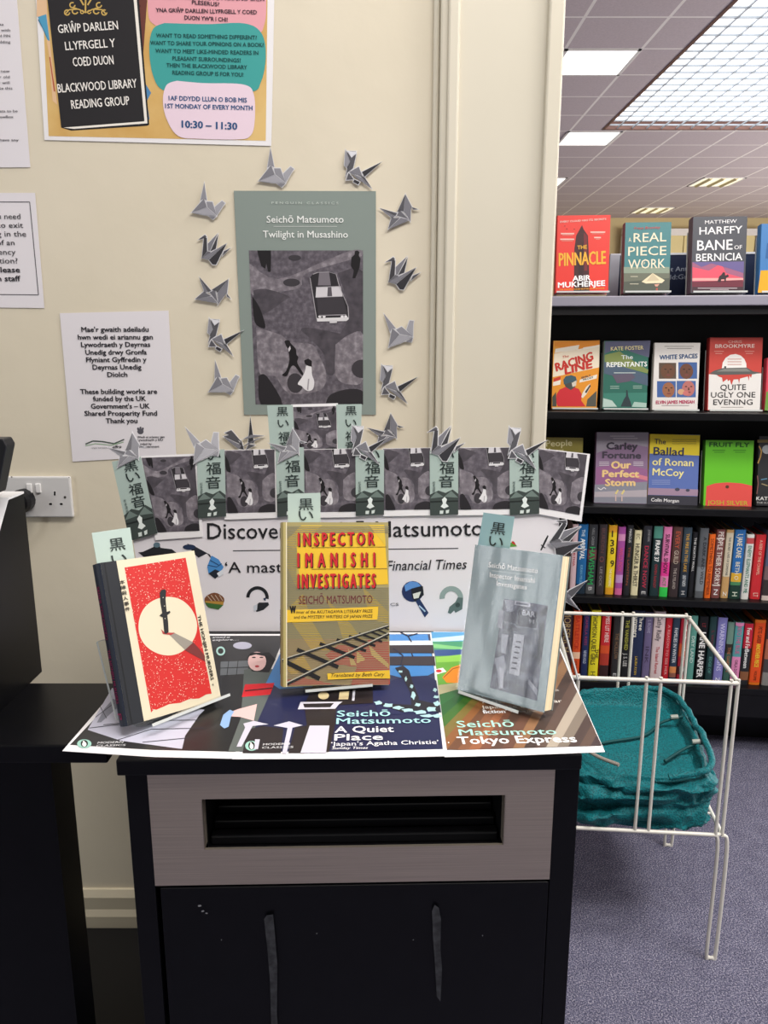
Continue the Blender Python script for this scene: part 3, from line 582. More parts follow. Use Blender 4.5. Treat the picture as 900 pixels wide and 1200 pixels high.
A.z(685, 500, 4.186)
A.ell(895, 112, 24, 22, '#9aa0a4'); A.rect(848, 64, 900, 78, '#8a7a4a', 2)
A.line([(850, 180), (862, 150), (868, 120), (856, 95)], 6, '#b38d4a', 3).line([(845, 330), (852, 280), (848, 240)], 5, '#7e5550', 3).line([(865, 260), (895, 255)], 5, '#5a86a2', 3).line([(868, 280), (898, 290)], 5, '#9a8a68', 3)
A.text('KATHERINE', (842, 360), (1000, 364), 18, '#d9d9d6', .02).text('THE SUNDAY TIMES', (842, 376), (1000, 380), 8, '#b9b9b6', .01); A.done()

# ------------------------------------------------------------------ papers on the wall
r_, A = sheet('reading_group_poster', 'large colourful reading group poster taped at the top of the cream wall', 'poster', MW, [(34, -130), (324, -130), (318, 171), (52, 164)], WHITE, .0015)
A.poly([(44, -126), (315, -126), (311.5, 165), (57, 159.5)], noise_mat('parchment_print', [(.35, '#cfa35c'), (.65, '#dfbd7c')], scale=9, rough=.5))
A.z(40, 0, 6.43)
A.poly([(20, -300), (85, -300), (100, 130), (150, 600), (175, 790), (140, 760), (110, 400), (75, 180), (20, 120)], '#e3bd96', 2)
A.poly([(30, 128), (92, 108), (118, 310), (100, 300)], '#4f9cc0', 3).poly([(30, 150), (36, 146), (115, 312), (108, 300)], '#356f94', 4)
A.poly([(115, 430), (122, 430), (160, 690), (150, 690)], '#b4553a', 4)
A.poly([(720, -300), (880, -300), (850, 30), (820, 440), (800, 520)], '#69372f', 2).poly([(820, 600), (882, 700), (850, 760), (870, 900), (840, 900)], '#4f86b4', 2)
A.line([(770, 20), (800, 45), (775, 80), (800, 110)], 8, '#4c2622', 3)
A.poly([(75, -300), (765, -300), (868, 940), (850, 948), (280, 984), (205, 962)], '#1e1d20', 3)
A.poly([(722, -300), (748, -300), (855, 930), (300, 972), (222, 962), (830, 915)], '#efe9df', 4)
A.poly([(70, -300), (724, -300), (832, 912), (205, 958)], '#232124', 5)
gd = '#c9a85c'
for sgn, cx in ((-1, 385), (1, 395)):
    A.line([(cx, 95), (cx+sgn*50, 70), (cx+sgn*120, 75), (cx+sgn*150, 110)], 9, gd, 6); A.ring(cx+sgn*135, 96, 14, 24, 0, 300, gd, 6); A.ring(cx+sgn*75, 85, 16, 26, 20, 320, gd, 6)
    A.ring(cx+sgn*95, 40, 14, 24, 0, 300, gd, 6); A.ring(cx+sgn*22, 92, 8, 16, 0, 330, gd, 6); A.line([(cx+sgn*10, 40), (cx+sgn*40, -10)], 12, gd, 6)
A.line([(388, 100), (390, -30)], 12, gd, 6)
tw = '#efeae4'
for s_, x0, y0, x1, y1, hh in (('GRŴP DARLLEN', 186, 252, 636, 222, 66), ('LLYFRGELL Y', 240, 380, 615, 355, 66), ('COED DUON', 298, 502, 602, 485, 70), ('BLACKWOOD LIBRARY', 183, 700, 778, 660, 68), ('READING GROUP', 286, 822, 722, 790, 68)):
    A.text(s_, (x0, y0), (x1, y1), hh, tw, .012, lay=8)
A.z(165, 0, 5.4545)
def blob(pts, col, lay):
    q = smooth_path([(x, y, 0) for x, y in pts+[pts[0]]], 6); A.poly([(p.x, p.y) for p in q[:-1]], col, lay)
blob([(60, -400), (790, -400), (800, -100), (792, 150), (700, 230), (300, 220), (90, 160), (45, 40)], '#e5a3ac', 3)
blob([(150, 148), (420, 155), (660, 150), (770, 210), (800, 350), (770, 520), (690, 590), (300, 580), (140, 575), (75, 470), (55, 300), (80, 185)], '#3fa09b', 4)
blob([(230, 517), (400, 532), (650, 540), (722, 600), (728, 780), (700, 870), (620, 892), (380, 888), (240, 870), (165, 760), (142, 640), (165, 545)], '#ead3e0', 5)
dk = '#3a2a35'; tl_ = '#11504f'; nb = '#1f4f80'
for s_, x0, x1, y, hh, c_ in (('WELLIANNOL AC AM RANNU EICH', 110, 790, 2, 20, dk), ('PLESERUS?', 328, 502, 36, 26, dk), ('YNA GRŴP DARLLEN LLYFRGELL Y COED', 98, 742, 86, 26, dk), ("DUON YW'R I CHI!", 280, 556, 134, 27, dk),
    ('WANT TO READ SOMETHING DIFFERENT?', 100, 742, 248, 26, tl_), ('WANT TO SHARE YOUR OPINIONS ON A BOOK?', 62, 786, 295, 26, tl_), ('WANT TO MEET LIKE-MINDED READERS IN', 96, 752, 346, 26, tl_), ('PLEASANT SURROUNDINGS?', 204, 640, 394, 26, tl_), ('THEN THE BLACKWOOD LIBRARY', 166, 680, 438, 26, tl_), ('READING GROUP IS FOR YOU!', 204, 656, 485, 26, tl_),
    ('1AF DDYDD LLUN O BOB MIS', 180, 678, 650, 30, nb), ('1ST MONDAY OF EVERY MONTH', 158, 714, 700, 30, nb), ('10:30 – 11:30', 264, 616, 824, 46, nb)):
    A.text(s_, (x0, y-8), (x1, y+6), hh, c_, .03 if hh < 40 else .045, lay=8)
A.done()
r_, A = sheet('printed_notice', 'white printed notice at the top left edge of the picture, beside the colourful poster', 'notice', MW, [(-160, -60), (15, -60), (35.5, 196), (-150, 197)], PAPER, .0015)
A.z(0, 0, 3.25)
for s_, x1, y in (('your library card details ta', 15, 98), ('To sign up you will need it with', 40, 120), ('your membership number and PIN', 40, 142), ('when you are downloading and adding', 40, 165), ('Please ask staff for your new', 38, 276), ('card. If you have an account or old', 38, 298), ('ticket then the library will', 38, 320), ('help you and complete this', 48, 341), ('We ask for your data to be', 68, 428), ('kept with the BorrowBox', 52, 450), ('Please ask if you have any', 72, 538)):
    A.text(s_, (x1-11*len(s_)*.75, y), (x1, y), 10, '#3c3a40', .012)
A.done()
r_, A = sheet('printed_notice', 'white notice with thin black border at the left edge asking visitors to tell staff', 'notice', MW, [(-140, 226), (41, 226), (52, 361), (-130, 359)], PAPER, .0015)
A.z(0, 200, 3.214)
A.line([(-400, 118), (112, 118), (145, 468), (-400, 462)], 3, '#4a484e')
for s_, x0, x1, y, bd in (('Do you need', -90, 78, 182, 0), ('assistance to exit', -160, 88, 215, 0), ('the building in the', -165, 100, 248, 0), ('event of an', -100, 56, 281, 0), ('emergency', -95, 60, 316, 0), ('evacuation?', -100, 68, 349, 0), ('If so please', -90, 76, 383, .03), ('inform staff', -85, 78, 416, .03)):
    A.text(s_, (x0, y), (x1, y), 21, '#2a282e', bd+.004)
A.done()
r_, A = sheet('funding_notice', 'bilingual funding notice in bold black type above the double socket', 'notice', MW, [(70, 367), (197.5, 364), (206.5, 534), (85, 541)], PAPER, .0015)
A.z(0, 200, 3.214)
for s_, x0, x1, y in (("Mae'r gwaith adeiladu", 308, 560, 606), ('hwn wedi ei ariannu gan', 295, 576, 635), ('Lywodraeth y Deyrnas', 307, 566, 663), ('Unedig drwy Gronfa', 323, 553, 692), ('Ffyniant Gyffredin y', 326, 552, 720), ('Deyrnas Unedig', 350, 533, 748), ('Diolch', 406, 480, 776), ('These building works are', 304, 592, 840), ('funded by the UK', 352, 550, 867), ("Government's – UK", 344, 564, 895), ('Shared Prosperity Fund', 320, 592, 922), ('Thank you', 400, 518, 950)):
    A.text(s_, (x0, y+1), (x1, y), 19, '#26242b', .035)
A.line([(322, 1030), (350, 1018), (385, 1020), (430, 1028), (468, 1012)], 5, '#4e5a52').line([(322, 1036), (360, 1028), (420, 1034), (466, 1022)], 3, '#8fae8a')
A.text('cyngor bwrdeistref', (344, 1046), (412, 1046), 6, '#77767c').text('effro', (425, 1046), (458, 1044), 12, '#3b3a40', .03, .3)
A.ell(529, 982, 12, 11, '#56545c'); A.ell(520, 972, 4, 5, '#56545c'); A.ell(529, 969, 4, 5, '#56545c'); A.ell(538, 972, 4, 5, '#56545c')
for s_, x1, y in (('Wedi ei ariannu gan', 620, 1007), ('Lywodraeth y DU', 614, 1018), ('Funded by', 572, 1033), ('UK Government', 600, 1043)): A.text(s_, (518, y), (x1, y-1), 8, '#3d3b42', .035)
A.done()

# the film-like street photograph, drawn into any quad
def street(A, q, skip_top=0.0):
    """q maps (u 0..1, v 0..1) to drawing coordinates"""
    tar = STREET; P_ = lambda pts, c, l=2: A.poly([q(min(max(u/800., 0), 1), min(v/1080., 1)) for u, v in pts], c, l)
    def S_(pts, c, l=2): P_([(p.x, p.y) for p in smooth_path([(a, b, 0) for a, b in pts+[pts[0]]], 4)[:-1]], c, l)
    def E_(cu, cv, ru, rv, c, l=2): P_([(cu+ru*math.cos(t), cv+rv*math.sin(t)) for t in [2*math.pi*i/18 for i in range(18)]], c, l)
    A.poly([q(0, 0), q(1, 0), q(1, 1), q(0, 1)], tar, 1)
    S_([(0, 90), (200, 200), (560, 60), (720, 0), (790, 0), (790, 40), (400, 160), (350, 260), (120, 300), (0, 300)], LIGHTST, 2)
    S_([(620, 160), (800, 150), (800, 590), (640, 600), (690, 480), (680, 330)], DARKST, 2)
    S_([(20, 280), (110, 270), (270, 320), (240, 350), (80, 450), (30, 400)], DARKST, 2); S_([(10, 320), (60, 400), (95, 520), (80, 545), (20, 500)], '#1e1b1e', 3)
    S_([(350, 560), (400, 540), (700, 600), (640, 640), (600, 690), (590, 860), (530, 855), (520, 740), (440, 640)], DARKST, 2)
    S_([(30, 540), (200, 590), (270, 640), (430, 660), (480, 740), (530, 870), (480, 980), (250, 1000), (150, 880), (40, 860)], LIGHTST, 2); S_([(600, 660), (700, 590), (800, 590), (800, 900), (700, 940), (600, 880)], LIGHTST, 2)
    S_([(30, 880), (90, 880), (200, 1080), (40, 1080)], '#242125', 3); S_([(520, 1080), (560, 1010), (700, 970), (800, 990), (800, 1080)], '#2a272b', 3)
    for a in ((320, 52, 45, 20), (294, 225, 60, 28), (300, 930, 60, 70), (790, 830, 75, 65)): E_(*a, '#3b373c', 3)
    # car
    P_([(425, 190), (445, 165), (480, 152), (560, 150), (610, 165), (630, 250), (690, 390), (695, 470), (680, 492), (470, 490), (455, 400), (440, 290)], '#2b282c', 4)
    P_([(490, 155), (560, 152), (572, 245), (480, 245)], '#777178', 5); P_([(468, 255), (640, 250), (655, 320), (462, 328)], '#d2ced2', 5); P_([(550, 258), (575, 256), (580, 320), (545, 322)], '#5a555b', 6); P_([(470, 335), (655, 328), (685, 440), (478, 450)], '#3c383d', 5)
    P_([(466, 475), (695, 468), (697, 482), (680, 495), (470, 498)], '#dcd9db', 5); P_([(558, 490), (612, 488), (612, 508), (560, 510)], '#cfcccf', 6)
    for cu in (490, 520, 650, 675): E_(cu, 464, 11, 9, '#e6e3e5', 6)
    P_([(485, 452), (680, 446), (680, 455), (486, 460)], '#8b868b', 6)
    for ln in ([(425, 190), (440, 290), (455, 400), (468, 485)], [(610, 165), (632, 250), (692, 390), (697, 470)], [(445, 165), (480, 152), (560, 150), (612, 165)], [(468, 255), (640, 250)], [(462, 328), (655, 320)]):
        for a, b in zip(ln[:-1], ln[1:]): P_([(a[0]-3, a[1]), (a[0]+3, a[1]+4), (b[0]+3, b[1]+4), (b[0]-3, b[1])], '#a8a3a8', 6)
    # walkers
    P_([(60, 0), (155, 0), (155, 50), (148, 150), (130, 148), (120, 90), (112, 128), (85, 110), (70, 50)], '#1c191c', 4)
    P_([(742, 5), (760, 0), (775, 12), (770, 35), (782, 60), (775, 120), (745, 195), (725, 195), (735, 140), (715, 110), (718, 50), (740, 30)], '#1a171a', 4)
    S_([(230, 640), (240, 630), (265, 632), (275, 650), (310, 690), (315, 730), (328, 750), (320, 790), (360, 860), (348, 872), (298, 810), (270, 820), (240, 880), (205, 872), (235, 845), (262, 770), (255, 700), (240, 665)], '#171417', 4)
    P_([(255, 690), (270, 668), (274, 690), (260, 712)], '#c9c5c9', 5)
    P_([(370, 770), (400, 758), (425, 775), (425, 815), (400, 810), (375, 795)], '#1a171a', 5)
    S_([(382, 808), (420, 812), (425, 870), (440, 920), (430, 970), (400, 985), (370, 975), (345, 950), (318, 935), (350, 890), (372, 850)], '#e2dfe1', 4); P_([(395, 900), (405, 900), (395, 980), (385, 975)], '#a5a0a5', 5)
STREET = noise_mat('tarmac_photo', [(.25, '#474249'), (.5, '#5f5961'), (.75, '#7b747c')], scale=110, detail=8, rough=.45)
LIGHTST = noise_mat('pale_tarmac_photo', [(.25, '#5e585f'), (.5, '#7c757c'), (.75, '#a59ea4')], scale=90, detail=6, rough=.45)
DARKST = noise_mat('dark_tarmac_photo', [(.25, '#3a363c'), (.75, '#5c565d')], scale=60, detail=6, rough=.45)
def quad(tl, tr, br, bl):
    def q(u, v):
        a = (tl[0]+(tr[0]-tl[0])*u, tl[1]+(tr[1]-tl[1])*u); b = (bl[0]+(br[0]-bl[0])*u, bl[1]+(br[1]-bl[1])*u)
        return (a[0]+(b[0]-a[0])*v, a[1]+(b[1]-a[1])*v)
    return q
r_, A = sheet('book_cover_poster', 'tall sage green book cover poster with a street photograph, ringed by paper cranes', 'poster', MW, [(274, 223.5), (440.5, 224), (440.5, 486), (286, 486)], mat('#88938d', .45), .002, th=.0008)
street(A, quad((291.5, 293.5), (425.5, 293.5), (425.5, 474), (299.5, 474)))
A.z(210, 160, 3)
A.text('P E N G U I N   C L A S S I C S', (325, 237), (560, 238), 8, '#c3ccc5', .02).text('Seichō Matsumoto', (308, 303), (578, 303), 25, '#f1f2ef', .008).text('Twilight in Musashino', (295, 355), (593, 356), 25, '#f1f2ef', .008).line([(332, 316), (555, 316)], 1.6, '#d5dad5', 3); A.done()

# ------------------------------------------------------------------ paper cranes
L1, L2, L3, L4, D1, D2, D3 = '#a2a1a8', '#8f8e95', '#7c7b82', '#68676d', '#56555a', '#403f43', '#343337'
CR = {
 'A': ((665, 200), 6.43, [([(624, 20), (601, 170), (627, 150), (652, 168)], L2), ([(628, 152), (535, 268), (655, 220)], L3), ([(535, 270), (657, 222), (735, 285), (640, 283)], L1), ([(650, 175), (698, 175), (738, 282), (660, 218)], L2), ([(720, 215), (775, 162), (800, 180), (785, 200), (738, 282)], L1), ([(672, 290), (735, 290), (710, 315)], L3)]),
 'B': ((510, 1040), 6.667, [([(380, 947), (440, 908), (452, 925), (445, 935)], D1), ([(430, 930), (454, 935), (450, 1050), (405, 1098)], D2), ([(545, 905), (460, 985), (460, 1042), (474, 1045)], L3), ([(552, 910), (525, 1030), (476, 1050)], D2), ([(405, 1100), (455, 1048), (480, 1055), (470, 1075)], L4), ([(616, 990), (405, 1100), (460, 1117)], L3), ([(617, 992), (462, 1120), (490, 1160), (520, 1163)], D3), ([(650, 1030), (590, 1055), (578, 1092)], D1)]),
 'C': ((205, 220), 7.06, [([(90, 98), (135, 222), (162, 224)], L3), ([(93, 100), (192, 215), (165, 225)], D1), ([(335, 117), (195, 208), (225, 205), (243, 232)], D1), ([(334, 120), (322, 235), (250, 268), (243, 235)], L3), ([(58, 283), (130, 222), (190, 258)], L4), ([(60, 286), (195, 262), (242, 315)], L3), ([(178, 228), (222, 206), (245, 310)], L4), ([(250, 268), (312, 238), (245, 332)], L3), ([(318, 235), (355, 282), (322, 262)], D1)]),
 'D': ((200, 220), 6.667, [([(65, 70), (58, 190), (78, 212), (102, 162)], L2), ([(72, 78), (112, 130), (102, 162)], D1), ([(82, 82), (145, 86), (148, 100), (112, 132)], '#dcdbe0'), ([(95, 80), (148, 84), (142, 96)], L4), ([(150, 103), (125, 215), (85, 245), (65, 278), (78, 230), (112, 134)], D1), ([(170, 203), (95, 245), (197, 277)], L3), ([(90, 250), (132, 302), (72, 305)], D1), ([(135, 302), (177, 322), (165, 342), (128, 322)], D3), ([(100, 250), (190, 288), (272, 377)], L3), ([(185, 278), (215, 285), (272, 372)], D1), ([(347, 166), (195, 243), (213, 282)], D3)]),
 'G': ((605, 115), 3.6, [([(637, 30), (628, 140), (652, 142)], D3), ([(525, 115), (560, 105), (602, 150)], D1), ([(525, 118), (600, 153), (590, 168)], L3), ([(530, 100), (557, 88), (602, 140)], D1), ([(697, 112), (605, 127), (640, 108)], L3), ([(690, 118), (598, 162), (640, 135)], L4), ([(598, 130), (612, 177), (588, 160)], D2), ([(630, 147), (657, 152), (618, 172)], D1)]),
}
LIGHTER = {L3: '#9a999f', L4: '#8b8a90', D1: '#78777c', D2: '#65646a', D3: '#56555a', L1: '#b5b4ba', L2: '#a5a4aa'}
def crane(design, P, cx, cy, label, rot=0, sc=1.0, off=.004, light=False, facets=None, group='paper crane cut-outs'):
    (ox, oy), s, fc = facets or CR[design]; ca, sa = math.cos(R(rot)), math.sin(R(rot))
    def tr(u, v):
        x, y = (u-ox)/s*sc, (v-oy)/s*sc; return (cx+x*ca-y*sa, cy+x*sa+y*ca)
    c = px2(P, cx, cy, -off); M = P @ Matrix.Translation((c.x, -off, c.z))
    r0 = thing('paper_crane', label, 'paper crane', M, group); b = MB(); A = Art(r0, M)
    wm = mat('#dddce0', .5)
    for k, (pts, col) in enumerate(fc):
        q = [A.pt(*tr(*p)) for p in pts]
        area_ = sum(q[i][0]*q[(i+1) % len(q)][1]-q[(i+1) % len(q)][0]*q[i][1] for i in range(len(q)))
        if area_ < 0: q.reverse()
        n = len(q); ex = []; d_ = .0013
        for i in range(n):
            a, p, e = Vector(q[i-1]), Vector(q[i]), Vector(q[(i+1) % n])
            d1 = (p-a).normalized(); d2 = (e-p).normalized(); n1 = Vector((d1.y, -d1.x)); n2 = Vector((d2.y, -d2.x))
            mm = (n1+n2); L = mm.length
            mm = mm/L if L > 1e-4 else n1
            ex.append(Vector(q[i])+mm*min(d_/max(mm.dot(n1), .35), d_*2.2))
        b.prism([(p.x, p.y) for p in ex], -LAY*(k % 4)*.5, .0005+LAY*k*.2, wm)
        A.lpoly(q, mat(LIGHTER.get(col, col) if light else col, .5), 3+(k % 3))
    b.build('paper', r0); A.done('facet', 'facet')
    return r0
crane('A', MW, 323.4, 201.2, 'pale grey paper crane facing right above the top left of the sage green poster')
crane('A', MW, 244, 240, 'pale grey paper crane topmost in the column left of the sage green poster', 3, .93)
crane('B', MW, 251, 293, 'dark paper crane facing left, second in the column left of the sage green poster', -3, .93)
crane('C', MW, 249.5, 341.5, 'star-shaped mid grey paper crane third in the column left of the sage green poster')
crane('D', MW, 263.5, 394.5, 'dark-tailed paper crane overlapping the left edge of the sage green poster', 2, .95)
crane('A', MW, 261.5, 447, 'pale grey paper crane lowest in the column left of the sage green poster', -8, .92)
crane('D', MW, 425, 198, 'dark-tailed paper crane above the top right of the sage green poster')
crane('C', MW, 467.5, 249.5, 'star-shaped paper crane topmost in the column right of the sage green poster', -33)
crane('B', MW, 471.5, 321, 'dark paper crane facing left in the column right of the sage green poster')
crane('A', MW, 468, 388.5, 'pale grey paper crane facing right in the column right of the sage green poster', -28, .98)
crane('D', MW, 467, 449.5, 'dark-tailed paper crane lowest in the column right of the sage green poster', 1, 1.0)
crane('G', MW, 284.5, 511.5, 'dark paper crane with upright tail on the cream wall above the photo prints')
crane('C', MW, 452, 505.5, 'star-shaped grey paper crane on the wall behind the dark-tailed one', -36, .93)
# ------------------------------------------------------------------ book-return cabinet
DZ = .912
CB = plane(-.036, .811, 0, yaw=1.4)
def cbx(px, py, y=0): return px2(CB, px, py, y)
xl, xr = cbx(137, 895).x, cbx(681, 893).x
pl, pr_ = cbx(146, 905, .004).x, cbx(680, 900, .004).x
satin = noise_mat('black_cabinet_laminate', [(.3, '#060609'), (.7, '#08080c')], scale=30, rough=.36, spec=.22)
steel = noise_mat('brushed_steel', [(.3, '#bdb0a2'), (.7, '#d0c3b4')], scale=6, detail=6, rough=.5, metal=1, stretch=(1, 1, 140))
cab = thing('book_return_cabinet', 'black book-return cabinet with brushed steel slot plate carrying the book display', 'cabinet', CB)
MB().box(xl, xr, -.004, .46, DZ-.02, DZ, satin).build('top_board', cab, bevel=.002)
sl = cbx(172, 904, .004).x; sr = cbx(651, 897, .004).x
MB().box(pl, sl, .004, .45, 0, DZ-.02, satin).build('side_panel', cab, bevel=.001)
MB().box(sr, pr_, .004, .45, 0, DZ-.02, satin).build('side_panel', cab, bevel=.001)
MB().box(sl, sr, .43, .45, .05, DZ-.02, satin).build('back_panel', cab)
za, zb = cbx(412, 901).z, cbx(412, 1037).z
h0, h1 = cbx(236, 939), cbx(590, 993); hz0, hz1 = cbx(412, 995.5).z, cbx(412, 936.5).z
s = MB(); y0, y1 = .004, .008
for q in ((sl, h0.x, zb, za), (h1.x, sr, zb, za), (h0.x, h1.x, zb, hz0), (h0.x, h1.x, hz1, za)): s.box(q[0], q[1], y0, y1, q[2], q[3], steel)
s.box(h0.x-.0012, h0.x, y0, .02, hz0, hz1, steel).box(h1.x, h1.x+.0012, y0, .02, hz0, hz1, steel)
plate = s.build('slot_plate', cab)
b = MB(); b.box(h0.x, h1.x, .2, .21, hz0-.03, hz1+.02, BLACK).box(h0.x-.004, h0.x, .02, .2, hz0-.03, hz1+.02, BLACK).box(h1.x, h1.x+.004, .02, .2, hz0-.03, hz1+.02, BLACK).box(h0.x, h1.x, .009, .2, hz1, hz1+.02, BLACK)
b.box(h0.x, h1.x, .009, .2, hz0-.03, hz0-.012, BLACK); sbx = b.build('slot_box', plate)
for i in range(4):
    y = .028+.024*i; z = hz0+.001+.005*i
    MB().box(h0.x+.002, h1.x-.002, y, y+.014, z-.012, z, mat('#1b1b1e', .3)).build('slot_slat', plate, bevel=.002)
dz1 = zb-.003
MB().box(sl+.006, sr-.001, .003, .022, .06, dz1, satin).build('door', cab, bevel=.001)
door = cab.children[-1]
MB().box(sl, sr, .03, .05, 0, .06, satin).build('kick_board', cab)
A = Art(cab, CB @ Matrix.Translation((0, .0028, 0)), (140, 860, 1.607))
tape = noise_mat('worn_grey_tape', [(.35, '#242528'), (.65, '#3f4044')], scale=90, rough=.6)
for pts in ([(273, 345), (278, 338), (290, 336), (294, 380), (298, 430), (297, 520), (300, 560), (287, 562), (284, 460), (279, 400)], [(588, 330), (593, 318), (601, 324), (605, 345), (604, 400), (607, 440), (604, 500), (597, 490), (593, 420), (590, 380)]):
    T_ = Art(cab, CB @ Matrix.Translation((0, .0028, 0)), (140, 860, 1.607)); T_.poly(pts, tape, 4); T_.done('tape_residue')
for u, v, r_ in ((152, 320, 3), (158, 330, 2.5), (165, 334, 2), (193, 384, 1.2), (683, 376, 1.3), (372, 372, 1.2), (553, 384, 1.2)): A.ell(u, v, r_, r_*.8, '#85868a', 4, 7, .3)
A.done('paint_chips')

# ------------------------------------------------------------------ cover posters lying on the cabinet
DESK = plane(0, 0, DZ, tilt=90)
LOGO = '#9ccbbd'
def logo(A, u, v, ru, rv):
    A.ell(u, v, ru, rv, LOGO, 4); A.ell(u, v-.02*rv, ru*.5, rv*.82, '#17181a', 5); A.ell(u, v+.16*rv, ru*.3, rv*.55, '#f2f2ee', 6); A.ell(u-ru*.1, v-rv*.5, ru*.14, rv*.14, '#f2f2ee', 6)
GC = 'book cover posters lying on the cabinet'
r_, A = sheet('cover_poster', 'glossy cover poster with a kimonoed woman lying under the red and cream book', 'poster', DESK, [(186, 743), (338, 743), (282, 889), (274, 889), (180, 887), (73, 880), (128, 816)], WHITE, .0007, group=GC)
A.poly([(191, 745), (334, 745), (277, 881), (180, 879), (82, 873), (134, 818)], mat('#2b2b2d', .3))
A.z(70, 740, 3.913)
A.poly([(240, 260), (128, 452), (280, 502), (562, 540), (590, 478), (670, 362), (520, 330)], mat('#c6c5d6', .3), 2)
A.poly([(170, 420), (205, 355), (245, 310), (290, 330), (240, 372), (190, 418)], '#8d8e9b', 3)
for q in ([(165, 395), (250, 330)], [(185, 345), (215, 400)], [(135, 445), (300, 425)], [(200, 430), (420, 410), (640, 408)], [(265, 500), (420, 450), (660, 445)], [(380, 510), (590, 490)]): A.line(q, 3, '#3b3b45', 4)
A.poly([(690, 335), (640, 385), (575, 480), (560, 545), (775, 552), (835, 400), (845, 240), (850, 185), (800, 182), (745, 212), (742, 280)], mat('#232324', .3), 3)
A.poly([(738, 140), (870, 135), (860, 195), (735, 203)], '#6d7277', 3)
for x in (775, 818): A.line([(x, 136), (x-8, 202)], 3, '#2b2b2d', 4)
A.line([(736, 170), (865, 165)], 3, '#2b2b2d', 4)
A.ell(838, 66, 43, 17, '#b7b6c8', 3); A.ring(738, 91, 13, 21, 0, 360, '#a9cfc8', 3); A.text('around at', (700, 34), (780, 32), 9, '#d5d5d8', .01).text('explore…', (700, 46), (820, 43), 9, '#d5d5d8', .01)
A.poly([(845, 178), (905, 165), (1010, 180), (905, 420), (850, 552), (772, 553), (830, 400), (838, 300)], '#5d6461', 4)
A.poly([(862, 120), (875, 100), (960, 98), (990, 130), (960, 190), (880, 185)], '#1e1d20', 5); A.ell(905, 140, 42, 44, '#e6bfbc', 6); A.ell(890, 122, 9, 3, '#3a2a2c', 7); A.ell(925, 122, 9, 3, '#3a2a2c', 7); A.ell(905, 163, 10, 5, '#b62a35', 7); A.poly([(862, 118), (880, 100), (960, 100), (985, 140), (950, 118), (900, 108)], '#1e1d20', 7)
A.poly([(850, 245), (985, 238), (965, 292), (835, 303)], '#d3242e', 5); A.line([(850, 275), (975, 262)], 5, '#3a1c1e', 6)
A.poly([(765, 378), (820, 358), (905, 335), (890, 412), (830, 395), (785, 392)], '#e6bfbc', 5); A.poly([(735, 432), (750, 385), (780, 362), (800, 370), (785, 395), (775, 440), (755, 448)], '#8fb2df', 6)
logo(A, 113, 517, 33, 20); A.text('MODERN', (172, 518), (290, 514), 9, '#d8d8da', .01).text('CLASSICS', (165, 532), (300, 528), 9, '#d8d8da', .01); A.done()
r_, A = sheet('cover_poster', 'glossy navy cover poster with a snowy tree lying under the yellow book', 'poster', DESK, [(336, 742), (507, 741), (523, 886), (400, 889), (272, 889.5)], WHITE, .0011, group=GC)
A.poly([(339, 744), (504, 743), (519, 878), (400, 881), (281, 881)], mat('#22264a', .3))
A.z(270, 740, 3.4615)
A.poly([(238, 14), (800, 12), (830, 165), (780, 190), (700, 190), (620, 170), (560, 215), (200, 235), (165, 210), (130, 240)], mat('#3f82c4', .3), 2)
A.poly([(500, 40), (818, 38), (822, 62), (500, 62)], '#d9e2ea', 3).poly([(500, 58), (822, 56), (826, 90), (500, 88)], '#3a3236', 4).poly([(500, 104), (827, 102), (832, 140), (500, 138)], '#3a3236', 4).poly([(560, 230), (700, 185), (800, 180), (835, 200), (855, 330), (600, 340)], '#262a50', 3)
for q in ([(690, 5), (720, 20), (760, 10)], [(720, 20), (735, 45)], [(735, 90), (740, 104)], [(660, 70), (700, 100), (690, 140)]): A.line(q, 5, '#1f2036', 5)
A.poly([(668, 150), (700, 140), (725, 160), (740, 210), (765, 270), (755, 310), (735, 300), (730, 250), (705, 200)], '#25232b', 5)
A.poly([(735, 300), (765, 280), (850, 300), (850, 330), (770, 320), (700, 330), (590, 292), (640, 295)], '#25232b', 5)
sn = '#a9cdd2'
for u, v, a_, b_ in ((690, 165, 9, 5), (712, 195, 5, 10), (735, 225, 7, 8), (742, 262, 9, 16), (600, 292, 16, 8), (640, 302, 20, 8), (680, 312, 22, 7), (720, 322, 24, 7), (770, 330, 26, 8), (815, 318, 20, 10), (838, 295, 14, 10), (800, 345, 30, 6), (838, 345, 18, 8), (760, 300, 12, 7), (830, 240, 8, 8), (835, 268, 12, 6)): A.ell(u, v, a_, b_, sn, 6, 9, .25)
A.poly([(335, 222), (578, 232), (578, 292), (430, 300), (425, 380), (400, 490), (285, 497), (310, 380), (300, 300)], mat('#2b2527', .3), 4)
A.poly([(285, 288), (455, 287), (440, 298), (425, 316), (273, 318)], '#cfccd8', 5).poly([(295, 296), (420, 293), (405, 310), (300, 311)], '#2b2527', 6)
A.ell(378, 262, 22, 16, '#e6d0a0', 5); A.poly([(443, 246), (482, 244), (478, 277), (439, 278)], '#e6d0a0', 5); A.poly([(497, 240), (507, 240), (503, 283), (493, 283)], '#cfccd8', 5)
pw = '#cac8d6'
A.poly([(322, 384), (402, 384), (388, 495), (284, 496)], pw, 5).poly([(52, 376), (95, 365), (155, 379), (90, 386), (45, 470), (25, 470), (60, 392)], pw, 5).poly([(175, 384), (238, 367), (294, 383), (252, 393), (228, 497), (210, 497), (232, 394)], pw, 5)
A.poly([(66, 400), (130, 385), (215, 395), (205, 495), (50, 495)], '#2b2527', 4).poly([(262, 392), (310, 384), (292, 495), (235, 495)], '#2b2527', 4).poly([(100, 440), (120, 440), (112, 480), (95, 480)], pw, 5)
tq = '#a9dfe0'; wt = '#f4f4f6'
